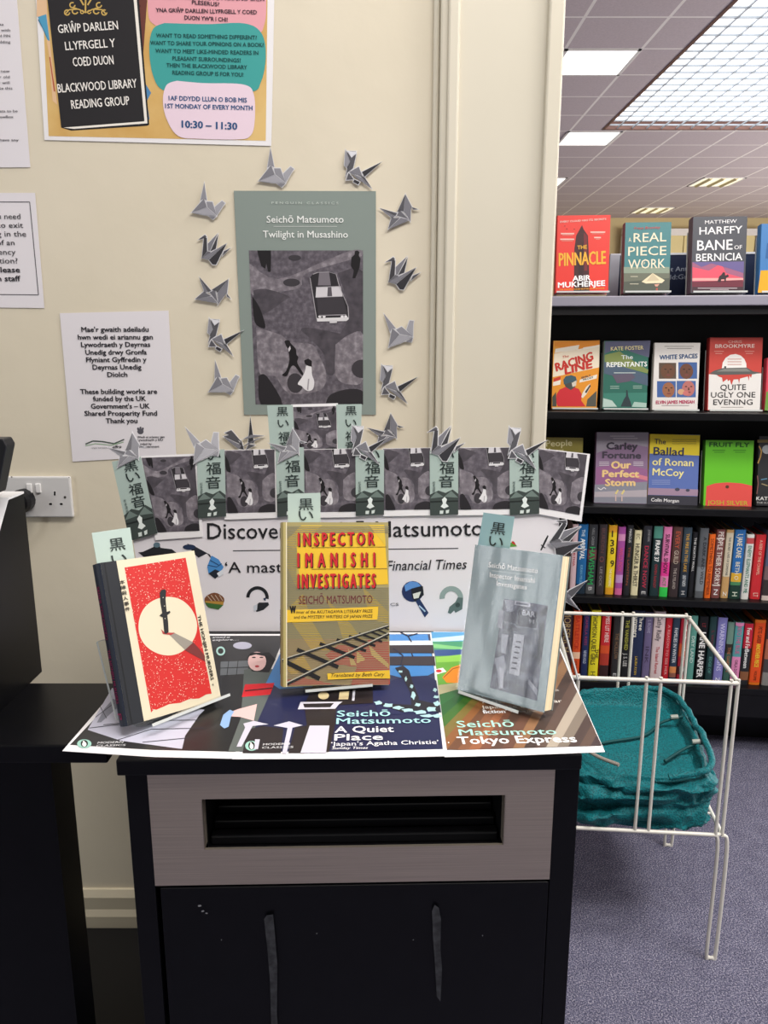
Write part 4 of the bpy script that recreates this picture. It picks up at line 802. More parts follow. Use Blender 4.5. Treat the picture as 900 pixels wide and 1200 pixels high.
A.text('Seichō', (432, 348), (648, 345), 25, tq, .012).text('Matsumoto', (430, 378), (814, 373), 25, tq, .012).text('A Quiet', (424, 413), (662, 410), 26, wt, .02).text('Place', (422, 445), (618, 442), 26, wt, .02).text('‘Japan’s Agatha Christie’', (408, 467), (846, 459), 17, wt, .006).text('Sunday Times', (412, 481), (558, 479), 10, wt, .006, .25)
logo(A, 86, 466, 26, 20); A.text('MODERN', (132, 465), (240, 462), 8, '#d8d8da', .01).text('CLASSICS', (128, 478), (255, 475), 8, '#d8d8da', .01); A.done()
r_, A = sheet('cover_poster', 'glossy brown streaked cover poster with a baseball field lying under the grey book', 'poster', DESK, [(508, 740), (649, 741), (680, 815), (709, 881), (610, 885), (521, 887)], WHITE, .0015, group=GC)
A.poly([(508.5, 742), (648, 743), (678, 815), (705, 873), (610, 876.5), (524, 879)], mat('#54443d', .3))
A.z(500, 730, 4.09)
for pts, c_ in (([(22, 44), (600, 44), (600, 90), (28, 95)], '#4f97c6'), ([(24, 75), (180, 60), (180, 84), (28, 92)], '#bfe0ea'), ([(28, 90), (600, 85), (600, 140), (35, 135)], '#3e8f66'), ([(30, 100), (180, 118), (180, 132), (34, 120)], '#7cc07a'), ([(35, 130), (600, 120), (600, 165), (40, 165)], '#294a84'), ([(40, 160), (600, 150), (600, 330), (55, 300)], '#67aa33'), ([(45, 165), (170, 152), (170, 185), (48, 190)], '#8cc84a')): A.poly(pts, mat(c_, .3), 2)
A.poly([(75, 262), (120, 215), (165, 200), (165, 290), (95, 288)], '#ec8d24', 3); A.line([(80, 265), (125, 222), (160, 212)], 3, '#7a3b12', 4); A.poly([(36, 225), (78, 216), (95, 235), (42, 250)], '#f0eee8', 3); A.ell(58, 232, 14, 7, '#d3242e', 4)
A.poly([(54, 300), (300, 268), (300, 290), (60, 345)], '#b9b48e', 3)
cols = ['#2f6b35', '#2c5f2f', '#3f6a2b', '#7a6a35', '#8a5a35', '#6d4a36', '#85583f', '#9a6244', '#7a5040', '#5f473d', '#6b4c3f', '#8f6a4d', '#4a3d38', '#5c4a42', '#a99d8e', '#7d7266', '#4b3e3a', '#5d4b42', '#46393a']
def lerp(p, q, t): return (p[0]+(q[0]-p[0])*t, p[1]+(q[1]-p[1])*t)
def path(ps, t):
    L = [math.dist(a, b) for a, b in zip(ps[:-1], ps[1:])]; t *= sum(L)
    for a, b, l_ in zip(ps[:-1], ps[1:], L):
        if t <= l_+1e-6: return lerp(a, b, t/l_)
        t -= l_
lo = [(60, 345), (98, 612), (838, 590)]; hi = [(170, 318), (590, 120), (608, 60), (690, 270), (738, 360), (838, 590)]
for i, c_ in enumerate(cols): A.poly([path(lo, i/len(cols)), path(lo, (i+1)/len(cols)), path(hi, min((i+1)/len(cols)*.98+.02, 1)), path(hi, i/len(cols)*.98+.02)], mat(c_, .3), 4)
A.text('Seichō', (148, 504), (420, 500), 32, '#a8dccd', .014).text('Matsumoto', (158, 542), (625, 537), 30, '#a8dccd', .014).text('Tokyo Express', (152, 584), (722, 574), 36, wt, .022)
A.text('‘A classic of postwar', (258, 388), (650, 384), 16, '#e6ddd2', .008).text('Japanese crime', (265, 414), (560, 408), 16, '#e6ddd2', .008).text('fiction’', (272, 437), (388, 434), 17, wt, .03).text('Financial Times', (405, 432), (530, 430), 10, '#cfc4b8')
A.text('Modern', (590, 332), (635, 330), 14, '#d8cec4'); A.ell(105, 577, 3, 3, '#f0f0f0', 6); A.done()

# ------------------------------------------------------------------ upright banner
BN = plane(0, 1.206, DZ+.002, tilt=8)
r_, A = sheet('banner_poster', 'white banner poster with author name and mystery icons standing behind the books', 'poster', BN, [(150, 598), (656, 597), (650, 740.5), (174, 741.5)], PAPER, 0, .003)
A.text('Discover', (243.3, 631.5), (337, 631), 19.4, INK, .008).text('Seichō', (347, 630.8), (430, 630), 19.4, INK, .008).text('Matsumoto', (440.5, 629.5), (566, 627.5), 19.4, INK, .008)
A.line([(273, 645.4), (537, 642.6)], 1.1, '#3b3b40')
A.text('‘A masterclass', (264, 671), (390, 670), 13, INK, .006).text('Financial Times’'[:-1], (453, 668.5), (547, 666.5), 12, INK, .006, .22)
A.z(225, 600, 5.143)
A.poly([(-30, 190), (20, 208), (60, 230), (110, 258), (120, 285), (90, 250), (40, 275), (10, 250)], '#24262f', 2)
A.poly([(118, 262), (160, 285), (190, 330), (175, 370), (140, 395), (100, 370), (92, 330), (105, 295)], '#4a8bc9', 3).poly([(100, 370), (140, 345), (185, 365), (140, 402)], '#1e2530', 4).poly([(150, 370), (185, 345), (192, 370), (165, 392)], '#dcdfe4', 5); A.line([(95, 320), (150, 330), (180, 310)], 4, '#23406a', 5); A.line([(110, 290), (160, 318)], 4, '#23406a', 5)
A.ell(135, 535, 60, 48, '#7b4d33', 2, 20, .03); A.poly([(78, 545), (190, 560), (160, 588), (100, 575)], '#3f6a37', 4); A.poly([(80, 535), (192, 540), (188, 562), (82, 548)], '#b5893e', 3)
for k in range(4): A.line([(90+k*25, 500), (120+k*22, 535)], 4, '#c9b7a4', 4)
A.ring(395, 515, 48, 68, 180, 368, '#1e2024', 2); A.poly([(430, 520), (445, 515), (445, 535), (435, 532)], '#2a3a58', 3); A.poly([(370, 575), (405, 545), (460, 545), (465, 560), (430, 590), (390, 602)], '#24272c', 2).poly([(370, 565), (395, 555), (392, 590), (375, 600)], '#c9ced6', 3)
A.z(60, 600, 3.214)
A.poly([(328, 152), (345, 150), (385, 132), (392, 118), (408, 120), (412, 135), (455, 140), (480, 160), (400, 180), (350, 170)], '#222428', 2).ell(398, 124, 13, 10, '#5c7480', 3).ell(520, 132, 24, 10, '#23324f', 3)
A.z(410, 600, 3.6)
A.ell(265, 335, 46, 44, '#22305a', 2); A.poly([(230, 310), (255, 292), (285, 296), (300, 312), (262, 322), (235, 335)], '#5c8fce', 3).poly([(258, 325), (308, 312), (312, 350), (275, 378), (262, 360)], '#1c1f28', 3).poly([(265, 345), (300, 335), (290, 362), (270, 366)], '#d7d8cf', 4)
A.poly([(278, 378), (294, 365), (332, 425), (316, 445)], '#24375f', 2); A.line([(292, 395), (318, 420)], 6, '#a9c3d8', 3)
A.ring(428, 362, 28, 50, 175, 380, '#8fa09d', 2); A.poly([(455, 360), (478, 362), (474, 410), (445, 425), (440, 415), (425, 430), (413, 425), (420, 400), (445, 380)], '#5c6e6c', 2); A.ell(455, 392, 10, 10, '#394746', 3)
A.text('CS', (170, 395), (206, 395), 12, '#4a4a50', .01)
A.poly([(678, 130), (690, 122), (705, 145), (672, 148)], '#5b9a3c', 2).poly([(682, 122), (695, 128), (700, 140), (684, 132)], '#c2262e', 3)
A.poly([(803, 160), (812, 140), (822, 118), (834, 97), (838, 102), (828, 125), (818, 145), (808, 163)], '#1d1e22', 2); A.line([(806, 138), (824, 152)], 4, '#1d1e22', 3); A.done()

# ------------------------------------------------------------------ photo prints and bookmarks above the banner
def print_card(label, card, photo, off, crop=.24):
    r_, A = sheet('photo_print', label, 'photo', BN, card, WHITE, off, group='street photo prints above the banner')
    q0 = quad(*photo)
    street(A, lambda u, v: q0(u, max((v-crop)/(1-crop), 0)) if crop else q0(u, v)); A.done()
print_card('tilted street photo print leftmost in the row above the banner', [(164, 534.5), (231, 531.5), (238, 629), (182, 633)], [(166, 536.5), (228, 534.5), (234, 622), (183, 624)], .0022, 0)
print_card('street photo print second from the left above the banner, under the dark crane', [(262, 527.5), (323, 526), (325, 607), (263, 609)], [(263, 528), (321.5, 526.8), (323, 600), (264.5, 601.5)], .0024)
print_card('street photo print left of the middle above the banner, under the topmost print', [(354, 526.5), (419, 525.5), (419, 606), (356, 607)], [(355, 527), (417.5, 526), (418, 599.5), (356.5, 600.5)], .0026)
print_card('street photo print right of the middle above the banner, right of the topmost print', [(448.5, 525.5), (505, 524.5), (505, 604), (449, 605)], [(449, 526), (504, 525), (504, 597), (450, 598)], .0028)
print_card('street photo print in front of the pillar, right of the big dark left-facing crane', [(535.5, 524.5), (600, 524), (600, 603), (536, 604)], [(536, 525), (598.5, 524.5), (598.5, 596.5), (537, 597.5)], .003)
print_card('street photo print rightmost, jutting out past the pillar over the shelves', [(629, 525), (691.5, 532), (681.5, 611.5), (629, 602)], [(630, 526), (688, 533), (679, 603.5), (630.5, 595)], .0032)
print_card('topmost small street photo print below the sage green poster', [(341, 474), (396, 472.5), (397, 530), (342, 531)], [(343.5, 477), (394, 476), (395, 529.5), (345, 529.5)], .0012, 0)
SAGE = mat('#a9bab3', .5)
def bookmark(label, P, c, off, chars=(), pic=True, ch=15, small=True, col=SAGE, th=.0003):
    r_, A = sheet('bookmark', label, 'bookmark', P, c, col, off, th, group='sage green bookmarks with brushed characters')
    q = quad(*c)
    if pic:
        A.poly([q(0, .68), q(.3, .62), q(.55, .66), q(.8, .61), q(1, .68), q(1, 1), q(0, 1)], '#3d4643', 1)
        A.poly([q(0, .74), q(.22, .64), q(.48, .72)], '#6e7d77', 2).poly([q(.5, .72), q(.75, .63), q(1, .74)], '#6e7d77', 2).poly([q(0, .78), q(1, .78), q(1, .8), q(0, .8)], '#202624', 2)
        A.poly([q(.42, .76), q(.52, .72), q(.6, .76), q(.56, .82), q(.66, .87), q(.5, .9), q(.38, .87), q(.46, .82)], '#e4ebe7', 3).poly([q(.35, .93), q(.48, .93), q(.46, .98), q(.34, .98)], '#d3dcd7', 3).poly([q(.56, .93), q(.68, .92), q(.66, .97), q(.56, .98)], '#d3dcd7', 3)
    for s_, u, v in chars:
        p = q(u, v); e = q(u+.3, v); d = math.hypot(e[0]-p[0], e[1]-p[1]); dx, dy = (e[0]-p[0])/d*ch/2, (e[1]-p[1])/d*ch/2
        A.text(s_, (p[0]-dx, p[1]-dy), (p[0]+dx, p[1]+dy), ch*.66, '#1f2b2a', .004)
    if small and pic:
        for k, s_ in enumerate('松本清張'):
            p = q(.14, .52+k*.045); A.text(s_, (p[0]-1.6, p[1]), (p[0]+1.6, p[1]), 3, '#3d4d49')
    A.done()
bookmark('tilted bookmark leftmost in the row, topped by a star-shaped crane', BN, [(131, 541), (165, 535), (184.5, 625), (152, 634)], .004, [('黒', .6, .15), ('い', .6, .29), ('福', .6, .45), ('音', .6, .61)], ch=16)
HF = [('い', .6, .15), ('福', .6, .35), ('音', .58, .56)]
bookmark('bookmark under the pale right-facing crane, second from left in the row', BN, [(231, 527.5), (263, 526.5), (265, 605), (232, 607.5)], .004, HF, ch=17)
bookmark('bookmark behind the yellow book under the star-shaped crane', BN, [(323, 525), (356, 524), (357, 603), (325, 606)], .004, HF, ch=17)
bookmark('bookmark under the dark-tailed crane right of the middle of the row', BN, [(416.5, 528), (450, 527), (450, 603), (417, 604.5)], .004, HF, ch=17)
bookmark('bookmark under the big dark left-facing crane in the row', BN, [(503.5, 528), (537, 527), (537, 603), (504, 604)], .004, HF, ch=17)
bookmark('bookmark rightmost in the row in front of the pillar', BN, [(597, 528), (631, 527), (632, 602), (597.5, 604)], .0042, HF, ch=17)
TT = [('黒', .58, .22), ('い', .58, .48), ('福', .58, .77), ('音', .58, .99)]
bookmark('upper bookmark left of the topmost small photo print', BN, [(313, 475), (343, 474.5), (346, 528), (317, 528.5)], .0016, TT, False, 13)
bookmark('upper bookmark right of the topmost small photo print', BN, [(394, 474), (424, 473.5), (422.5, 528), (396, 528)], .0016, TT, False, 13)
CG = 'paper crane cut-outs'
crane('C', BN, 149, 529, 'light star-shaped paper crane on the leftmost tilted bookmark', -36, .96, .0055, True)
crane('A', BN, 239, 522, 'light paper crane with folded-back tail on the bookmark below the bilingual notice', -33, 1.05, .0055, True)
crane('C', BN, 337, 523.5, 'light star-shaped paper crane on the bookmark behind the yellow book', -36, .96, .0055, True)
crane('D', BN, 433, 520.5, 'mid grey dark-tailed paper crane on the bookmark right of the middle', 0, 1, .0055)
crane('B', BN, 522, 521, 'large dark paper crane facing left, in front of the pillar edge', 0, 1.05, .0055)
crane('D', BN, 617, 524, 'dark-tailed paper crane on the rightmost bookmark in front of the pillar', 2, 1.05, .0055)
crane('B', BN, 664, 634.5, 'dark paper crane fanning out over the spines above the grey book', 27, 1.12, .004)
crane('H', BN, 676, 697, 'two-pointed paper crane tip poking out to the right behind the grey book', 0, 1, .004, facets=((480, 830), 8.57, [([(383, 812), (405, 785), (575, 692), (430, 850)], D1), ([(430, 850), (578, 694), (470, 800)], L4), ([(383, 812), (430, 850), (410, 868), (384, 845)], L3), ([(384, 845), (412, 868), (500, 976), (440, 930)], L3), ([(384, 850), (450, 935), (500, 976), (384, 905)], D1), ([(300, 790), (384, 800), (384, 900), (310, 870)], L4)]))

# ------------------------------------------------------------------ the three displayed books and their stands
def spine_text(r_, Wd, T, H, txt, v0, v1, hf, col, bold=.01):
    t = Art(r_, r_.matrix_basis); h = hf*T
    t.ltext(txt, (-h/2, H*(1-v0)), (-h/2, H*(1-v1)), h, col, bold, lay=0)
    t.t.v = [(-Wd/2-.0034, T/2-x, z) for x, y, z in t.t.v]; t.t.build('spine_lettering', r_)
def stand(label, loc, yaw, tilt, Wd, H, T, dx=0, wf=.8, panel=False):
    M = Matrix.Translation((loc[0], loc[1], DZ+.0019)) @ Matrix.Rotation(R(yaw), 4, 'Z')
    s = thing('book_stand', label, 'book stand', M, 'clear acrylic stands on the cabinet'); w = Wd*wf/2
    zb = loc[2]-DZ-.0034
    Tm = Matrix.Translation((dx, 0, zb)) @ Matrix.Rotation(R(-tilt), 4, 'X')
    MB().box(-w, w, -.018, T+.004, -.002, .0005, ACR, Tm).build('ledge', s)
    MB().box(-w, w, -.0195, -.018, -.002, .0015, ACR_EDGE, Tm).build('lip', s)
    MB().box(-w, w, T+.0065, T+.0095, -.002, H*.72, ACR, Tm).build('back_plate', s)
    if panel:
        x0, x1, y_, z1 = -w-.012, w-.02, T+.024, H*.56
        MB().box(x0, x1, y_, y_+.003, .012, z1, ACR, Tm).build('rear_panel', s)
        e = MB().box(x0-.001, x0, y_-.0002, y_+.0032, .012, z1, ACR_EDGE, Tm); e.box(x0, x1, y_-.0002, y_+.0032, z1, z1+.001, ACR_EDGE, Tm); e.box(x0, x1, y_-.0002, y_+.0032, .011, .012, ACR_EDGE, Tm)
        e.build('panel_edge', s)
        MB().box(x0+.02, x1, T+.0095, y_, .012, .015, ACR, Tm).build('spacer', s)
        return
    a = Tm @ Vector((0, T+.0095, H*.70)); b = Vector((dx, a.y+.075, .001))
    p = MB(); n = Vector((0, (a-b).z, -(a-b).y)).normalized()*.003
    for x0, x1, m in ((-w, w, ACR), (-w-.0015, -w, ACR_EDGE), (w, w+.0015, ACR_EDGE)):
        c = [Vector((x0+(dx if 0 else dx), a.y, a.z)), Vector((x1+dx, a.y, a.z)), Vector((x1+dx, b.y, b.z)), Vector((x0+dx, b.y, b.z))]
        d = [q+n for q in c]
        for f in (c, d[::-1], [c[0], c[1], d[1], d[0]], [c[2], c[3], d[3], d[2]], [c[1], c[2], d[2], d[1]], [c[3], c[0], d[0], d[3]]): p.face(f, m)
    p.build('prop', s)
GB = 'mystery books displayed on the cabinet'
# left
ML = plane(-.2618, .8947, .925, 47, 20.5, 4.6); Wd, H, T = .1317, .2, .02
bL = thing('book', 'cream hardback with red snowy panel, pale moon and dagger, leaning on the left', 'book', ML, GB)
case(bL, Wd, H, T, mat('#dcd1b6', .5), PGW, mat('#262c3a', .45)); A = Art(bL, ML, (100, 640, 5.294))
A.lpoly([(-Wd/2, 0), (-Wd/2+.0208, 0), (-Wd/2+.0208, H), (-Wd/2, H)], mat('#1f2228', .55)); A.lpoly([(-Wd/2+.0045, 0), (-Wd/2+.006, 0), (-Wd/2+.006, H), (-Wd/2+.0045, H)], '#0f1115', 2)
RP = [(243, 133), (622, 72), (783, 915), (750, 920), (705, 945), (640, 950), (590, 972), (520, 980), (440, 1015), (425, 1012), (408, 1032)]
A.poly(RP, '#c92a27', 1); A.ell(510, 496, 182, 182, '#dcd2b8', 2, 60, .006)
def inside(p, P):
    c = False
    for i in range(len(P)):
        a, b = P[i], P[i-1]
        if (a[1] > p[1]) != (b[1] > p[1]) and p[0] < (b[0]-a[0])*(p[1]-a[1])/(b[1]-a[1])+a[0]: c = not c
    return c
n = 0
while n < 620:
    u, v = random.uniform(243, 785), random.uniform(72, 1032)
    if inside((u, v), RP) and math.hypot(u-510, v-496) > 188: r_ = random.choice((1.6, 2, 2.4, 3.4)); A.poly([(u-r_, v), (u, v-r_), (u+r_, v), (u, v+r_)], '#f0dcc9', 2); n += 1
A.poly([(515, 545), (545, 535), (668, 597), (618, 645)], '#948d83', 3).poly([(668, 597), (705, 635), (740, 680), (742, 716), (615, 645)], '#74302e', 3).poly([(468, 515), (490, 535), (556, 538), (530, 552), (480, 545)], '#b0413f', 4)
A.poly([(460, 290), (470, 272), (492, 268), (500, 278), (496, 330), (503, 405), (512, 470), (515, 533), (500, 545), (488, 540), (482, 470), (478, 430), (464, 350)], '#242427', 5).poly([(458, 432), (475, 415), (500, 410), (522, 402), (526, 412), (505, 430), (475, 440)], '#242427', 6)
for u, v in ((480, 320), (488, 372), (492, 450)): A.ell(u, v, 3, 3, '#d9d0c0', 7, 8)
for i, ch in enumerate('本陣殺人事件'):
    u, v = 214+i*6.6, 236+i*33.5; A.text(ch, (u, v), (u+30, v-6), 19, '#26231f', .03)
A.text('THE HONJIN MURDERS', (694, 432), (778, 832), 19, '#2b2723', .03); A.text('v', (783, 855), (788, 868), 14, '#2b2723', .03); A.done()
spine_text(bL, Wd, T, H, 'SEISHI YOKOMIZO', .14, .47, .34, '#b83a6c'); spine_text(bL, Wd, T, H, 'THE HONJIN MURDERS', .53, .86, .34, '#b83a6c'); spine_text(bL, Wd, T, H, 'P', .92, .96, .5, '#b83a6c')
stand('clear acrylic stand under the cream and red hardback', (-.2618, .8947, .925), 47, 20.5, Wd, H, T, .012, .86, True)
# middle
MM = plane(-.0632, .9675, .9275, 11.5, 16.2, 2.65); Wd, H, T = .1454, .2206, .031
bM = thing('book', 'yellow and grey jacketed hardback with red title and railway track in the middle', 'book', MM, GB)
case(bM, Wd, H, T, mat('#a79a68', .35, spec=.5), PGW, mat('#b3a56c', .4)); A = Art(bM, MM, (320, 605, 5.717))
yb = '#e6bb33'
A.poly([(75, 150), (260, 62), (745, 55), (772, 455), (560, 470), (160, 490), (75, 300)], '#b9a555', 1).poly([(160, 200), (280, 118), (745, 108), (772, 455), (190, 478), (165, 330)], yb, 2)
A.poly([(190, 60), (330, 60), (150, 220), (75, 180)], '#d3b54a', 1).poly([(640, 60), (745, 58), (755, 200), (690, 120)], '#d9b840', 3)
for pts in ([(75, 640), (200, 520), (260, 700), (380, 900), (260, 900)], [(330, 520), (520, 720), (600, 830), (470, 830), (430, 700)], [(600, 470), (772, 640), (772, 720), (650, 690)], [(75, 1000), (200, 930), (260, 1030), (120, 1060)]): A.poly(pts, '#cdaf45', 1)
A.poly([(350, 930), (440, 860), (560, 880), (640, 830), (775, 840), (782, 1125), (520, 1130), (560, 1010), (420, 990)], '#b5463f', 2).poly([(75, 1100), (200, 1080), (420, 1128), (80, 1134)], '#b5463f', 2)
for pts in ([(560, 900), (620, 960), (560, 985)], [(640, 860), (775, 990), (775, 1020), (660, 930)], [(500, 880), (560, 1000), (520, 1000)]): A.poly(pts, '#c9ad62', 3)
for v in range(68, 1128, 12):
    if not (110 < v < 470): A.rect(72, v, 775, v+5, '#8f8a72' if v < 820 else '#a08a70', 4)
    else: A.rect(72, v, 158, v+5, '#8f8a72', 4)
for s_, x0, x1, y0, y1, hh in (('I N S P E C T O R', 168, 676, 198, 190, 90), ('I  M  A  N  I  S  H  I', 165, 680, 340, 334, 98), ('I N V E S T I G A T E S', 165, 683, 482, 478, 100)):
    A.text(s_, (x0+7, y0+6), (x1+6, y1+6), hh, '#231a1a', .022, lay=6).text(s_, (x0, y0), (x1, y1), hh, '#c7262d', .026, lay=9)
A.line([(255, 210), (760, 205)], 3, '#7d6a30', 5).line([(258, 354), (765, 350)], 3, '#7d6a30', 5)
A.text('SEICHŌ MATSUMOTO', (172, 588), (665, 582), 56, '#6d2230', -.004)
A.poly([(72, 628), (300, 622), (705, 606), (702, 650), (698, 692), (400, 700), (75, 712)], '#e8bd36', 5)
A.text('W', (115, 650), (152, 648), 50, '#1b1a1a', .05, lay=7).text('inner of the AKUTAGAWA LITERARY PRIZE', (154, 652), (666, 645), 22, '#3f3320', .004, .12, lay=7).text('and the MYSTERY WRITERS OF JAPAN PRIZE', (140, 686), (666, 679), 22, '#3f3320', .004, .12, lay=7)
for a, b, w_ in (((72, 968), (312, 1088), 30), ((160, 892), (436, 1010), 26), ((312, 852), (546, 946), 22), ((425, 825), (622, 902), 18), ((508, 802), (684, 868), 16), ((575, 784), (730, 840), 14), ((640, 768), (768, 818), 12), ((690, 756), (774, 792), 10), ((735, 742), (775, 760), 8)): A.line([a, b], w_, '#201f20', 7)
A.line([(60, 966), (774, 732)], 16, '#2a2a2a', 8).line([(60, 958), (774, 728)], 6, '#b9b4a4', 9).line([(76, 1132), (776, 786)], 18, '#2a2a2a', 8).line([(74, 1122), (776, 780)], 7, '#b9b4a4', 9)
A.poly([(362, 1052), (500, 1046), (780, 1030), (783, 1086), (560, 1084), (366, 1094)], '#e8bd36', 10); A.text('Translated by Beth Cary', (388, 1076), (745, 1068), 25, '#4a3a20', .006, .3, lay=12)
A.lpoly([(-Wd/2, 0), (-Wd/2+.0035, 0), (-Wd/2+.0035, H), (-Wd/2, H)], '#b3a56c', 10); A.lpoly([(-Wd/2+.0035, 0), (-Wd/2+.0048, 0), (-Wd/2+.0048, H), (-Wd/2+.0035, H)], '#ece3c4', 11); A.done()
spine_text(bM, Wd, T, H, 'INSPECTOR IMANISHI', .54, .93, .4, '#6d2230')
stand('clear acrylic stand under the yellow hardback with the railway track', (-.0632, .9675, .9275), 11.5, 16.2, Wd, H, T, 0, .62)
# right
MR = plane(.1494, .9236, .926, -40, 15.6, -3.5); Wd, H, T = .1286, .1973, .025
bR = thing('book', 'grey-blue book in a shiny plastic jacket with a dark street photograph, on the right', 'book', MR, GB)
case(bR, Wd, H, T, mat('#7d9096', .3, spec=.5), PG, mat('#6f7c7c', .4), inset=.001); A = Art(bR, MR, (530, 625, 5.453))
ph = noise_mat('dark_street_photo', [(.3, '#2a2c39'), (.5, '#43465a'), (.7, '#696c80')], scale=70, detail=5, rough=.35)
A.poly([(330, 418), (612, 462), (542, 1070), (240, 985)], ph, 1)
lt_, dk_, md_ = '#b3b6c4', '#2c2d38', '#666a7b'
for pts, c_, l_ in (([(400, 428), (500, 446), (498, 472), (396, 456)], lt_, 3), ([(412, 438), (490, 450), (489, 462), (410, 452)], md_, 4), ([(335, 425), (395, 430), (388, 500), (350, 495)], '#8f93a3', 2), ([(300, 490), (332, 495), (318, 610), (288, 600)], '#999caa', 3), ([(418, 478), (552, 500), (545, 615), (405, 595)], '#3f4150', 2), ([(340, 500), (410, 510), (398, 595), (330, 585)], '#4a4c5c', 2), ([(395, 640), (462, 652), (428, 912), (362, 893)], '#a9acba', 3), ([(320, 640), (360, 650), (340, 770), (310, 760)], '#9a9dac', 2), ([(560, 500), (612, 465), (600, 520), (570, 530)], dk_, 2), ([(560, 580), (590, 570), (575, 780), (545, 770)], dk_, 2), ([(270, 800), (330, 780), (345, 850), (320, 960), (300, 1000), (290, 900)], '#8a8e9f', 2), ([(490, 930), (545, 1000), (540, 1040), (485, 960)], '#8f93a3', 2), ([(300, 850), (330, 870), (325, 990), (310, 990)], lt_, 3)): A.poly(pts, c_, l_)
for k in range(6): A.line([(408-k*6, 690+k*34), (440-k*6, 696+k*34)], 10, '#454757', 4)
A.line([(424, 482), (550, 502), (543, 612), (408, 594), (424, 482)], 3, '#8d90a0', 4)
A.text('BAR', (450, 522), (530, 536), 34, '#c5c8d6', .01).text('やす', (490, 575), (528, 580), 26, '#c5c8d6', .005).text('ホンナー', (335, 578), (405, 588), 14, '#c5c8d6', .01)
A.text('Seichō Matsumoto', (232, 216), (548, 256), 34, '#ffffff', .012).text('Inspector Imanishi', (240, 280), (528, 318), 34, '#ffffff', .012).text('Investigates', (285, 334), (478, 360), 32, '#ffffff', .012); A.line([(255, 238), (512, 270)], 2, '#dfe6e8', 4); A.done()
def jacket():
    m = bpy.data.materials.new('plastic_jacket_film'); m.use_nodes = True; nt = m.node_tree; nt.nodes.clear()
    o = N(nt, 'ShaderNodeOutputMaterial'); mx = N(nt, 'ShaderNodeMixShader'); t = N(nt, 'ShaderNodeBsdfTransparent'); g = N(nt, 'ShaderNodeBsdfGlossy', Roughness=.13)
    tc = N(nt, 'ShaderNodeTexCoord'); mp = N(nt, 'ShaderNodeMapping'); mp.inputs['Scale'].default_value = (1, 1, .3); nt.links.new(tc.outputs['Object'], mp.inputs[0])
    n1 = N(nt, 'ShaderNodeTexNoise', Scale=17, Detail=1.5); nt.links.new(mp.outputs[0], n1.inputs['Vector'])
    n2 = N(nt, 'ShaderNodeTexNoise', Scale=420, Detail=2); nt.links.new(tc.outputs['Object'], n2.inputs['Vector'])
    b1 = N(nt, 'ShaderNodeBump', Strength=1, Distance=.009); nt.links.new(n1.outputs['Fac'], b1.inputs['Height'])
    b2 = N(nt, 'ShaderNodeBump', Strength=.5, Distance=.0006); nt.links.new(n2.outputs['Fac'], b2.inputs['Height']); nt.links.new(b1.outputs[0], b2.inputs['Normal'])
    nt.links.new(b2.outputs[0], g.inputs['Normal']); fr = N(nt, 'ShaderNodeFresnel', IOR=1.7)
    nt.links.new(front_only(nt, fr), mx.inputs[0]); nt.links.new(t.outputs[0], mx.inputs[1]); nt.links.new(g.outputs[0], mx.inputs[2]); nt.links.new(mx.outputs[0], o.inputs[0]); return m
MB().box(-Wd/2-.001, Wd/2+.0006, -.0022, -.0019, 0, H+.0005, jacket()).build('plastic_jacket', bR)
stand('clear acrylic stand under the grey-blue book in the plastic jacket', (.1494, .9236, .926), -40, 15.6, Wd, H, T, -.006, .7)
# bookmarks tucked behind the books
bookmark('pale green bookmark sticking up out of the cream and red hardback', ML @ Matrix.Translation((0, .0225, 0)), [(107.5, 624.5), (152.5, 618), (163, 690), (120, 698)], 0, [('黒', .6, .32), ('い', .6, .56)], False, 18)
bookmark('pale green bookmark sticking up behind the yellow hardback', MM @ Matrix.Translation((0, .0345, 0)), [(337, 578.5), (375.5, 577.5), (375.5, 650), (338, 651)], 0, [('黒', .56, .26), ('い', .56, .44)], False, 17)
bookmark('blue-green bookmark sticking up behind the grey-blue book', MR @ Matrix.Translation((0, .0285, 0)), [(566.5, 600.5), (603, 605.5), (590, 690), (552, 684)], 0, [('黒', .56, .26), ('い', .56, .44)], False, 17, col=mat('#8fb3b9', .5))

# ------------------------------------------------------------------ ledge, kiosk, screen, socket at the left
lg = thing('side_desk', 'black side desk joining the cabinet on the left under the kiosk', 'desk', plane(0, 0, 0))
lx = -.365; LZ = DZ-.006
MB().box(-1.3, lx+.03, .845, 1.02, LZ-.024, LZ, satin).build('top_board', lg, bevel=.002)
qx = on_z(64, 912, .5); PL = plane(0, .93, 0); xq = px2(PL, 66, 960).x
MB().box(-1.3, xq, .93, .99, .0, LZ-.024, satin).build('leg_panel', lg)
MB().prism([(xq-.02, LZ-.024), (lx+.028, LZ-.024), (lx+.028, LZ-.03), (xq, LZ-.062), (xq-.02, LZ-.062)], .925, .985, satin).build('bracket', lg)
tk = thing('cable_trunking', 'low black trunking box along the foot of the cream wall', 'trunking', plane(-.6, 1.3, 0))
MB().box(-.7, .28, -.1, .204, 0, .075, mat('#0b0b0d', .5)).build('box', tk, bevel=.004)
MB().box(-.7, .28, -.102, .205, .075, .081, mat('#101013', .45)).build('lid', tk, bevel=.002)
kx = -.505
ko = thing('kiosk', 'black self-service kiosk with sloping white top at the left edge', 'kiosk', plane(kx, 1.0, LZ))
zk = 1.174-LZ
side = [(.058, 0), (.058, zk), (.012, zk), (-.13, zk-.16), (-.13, 0)]
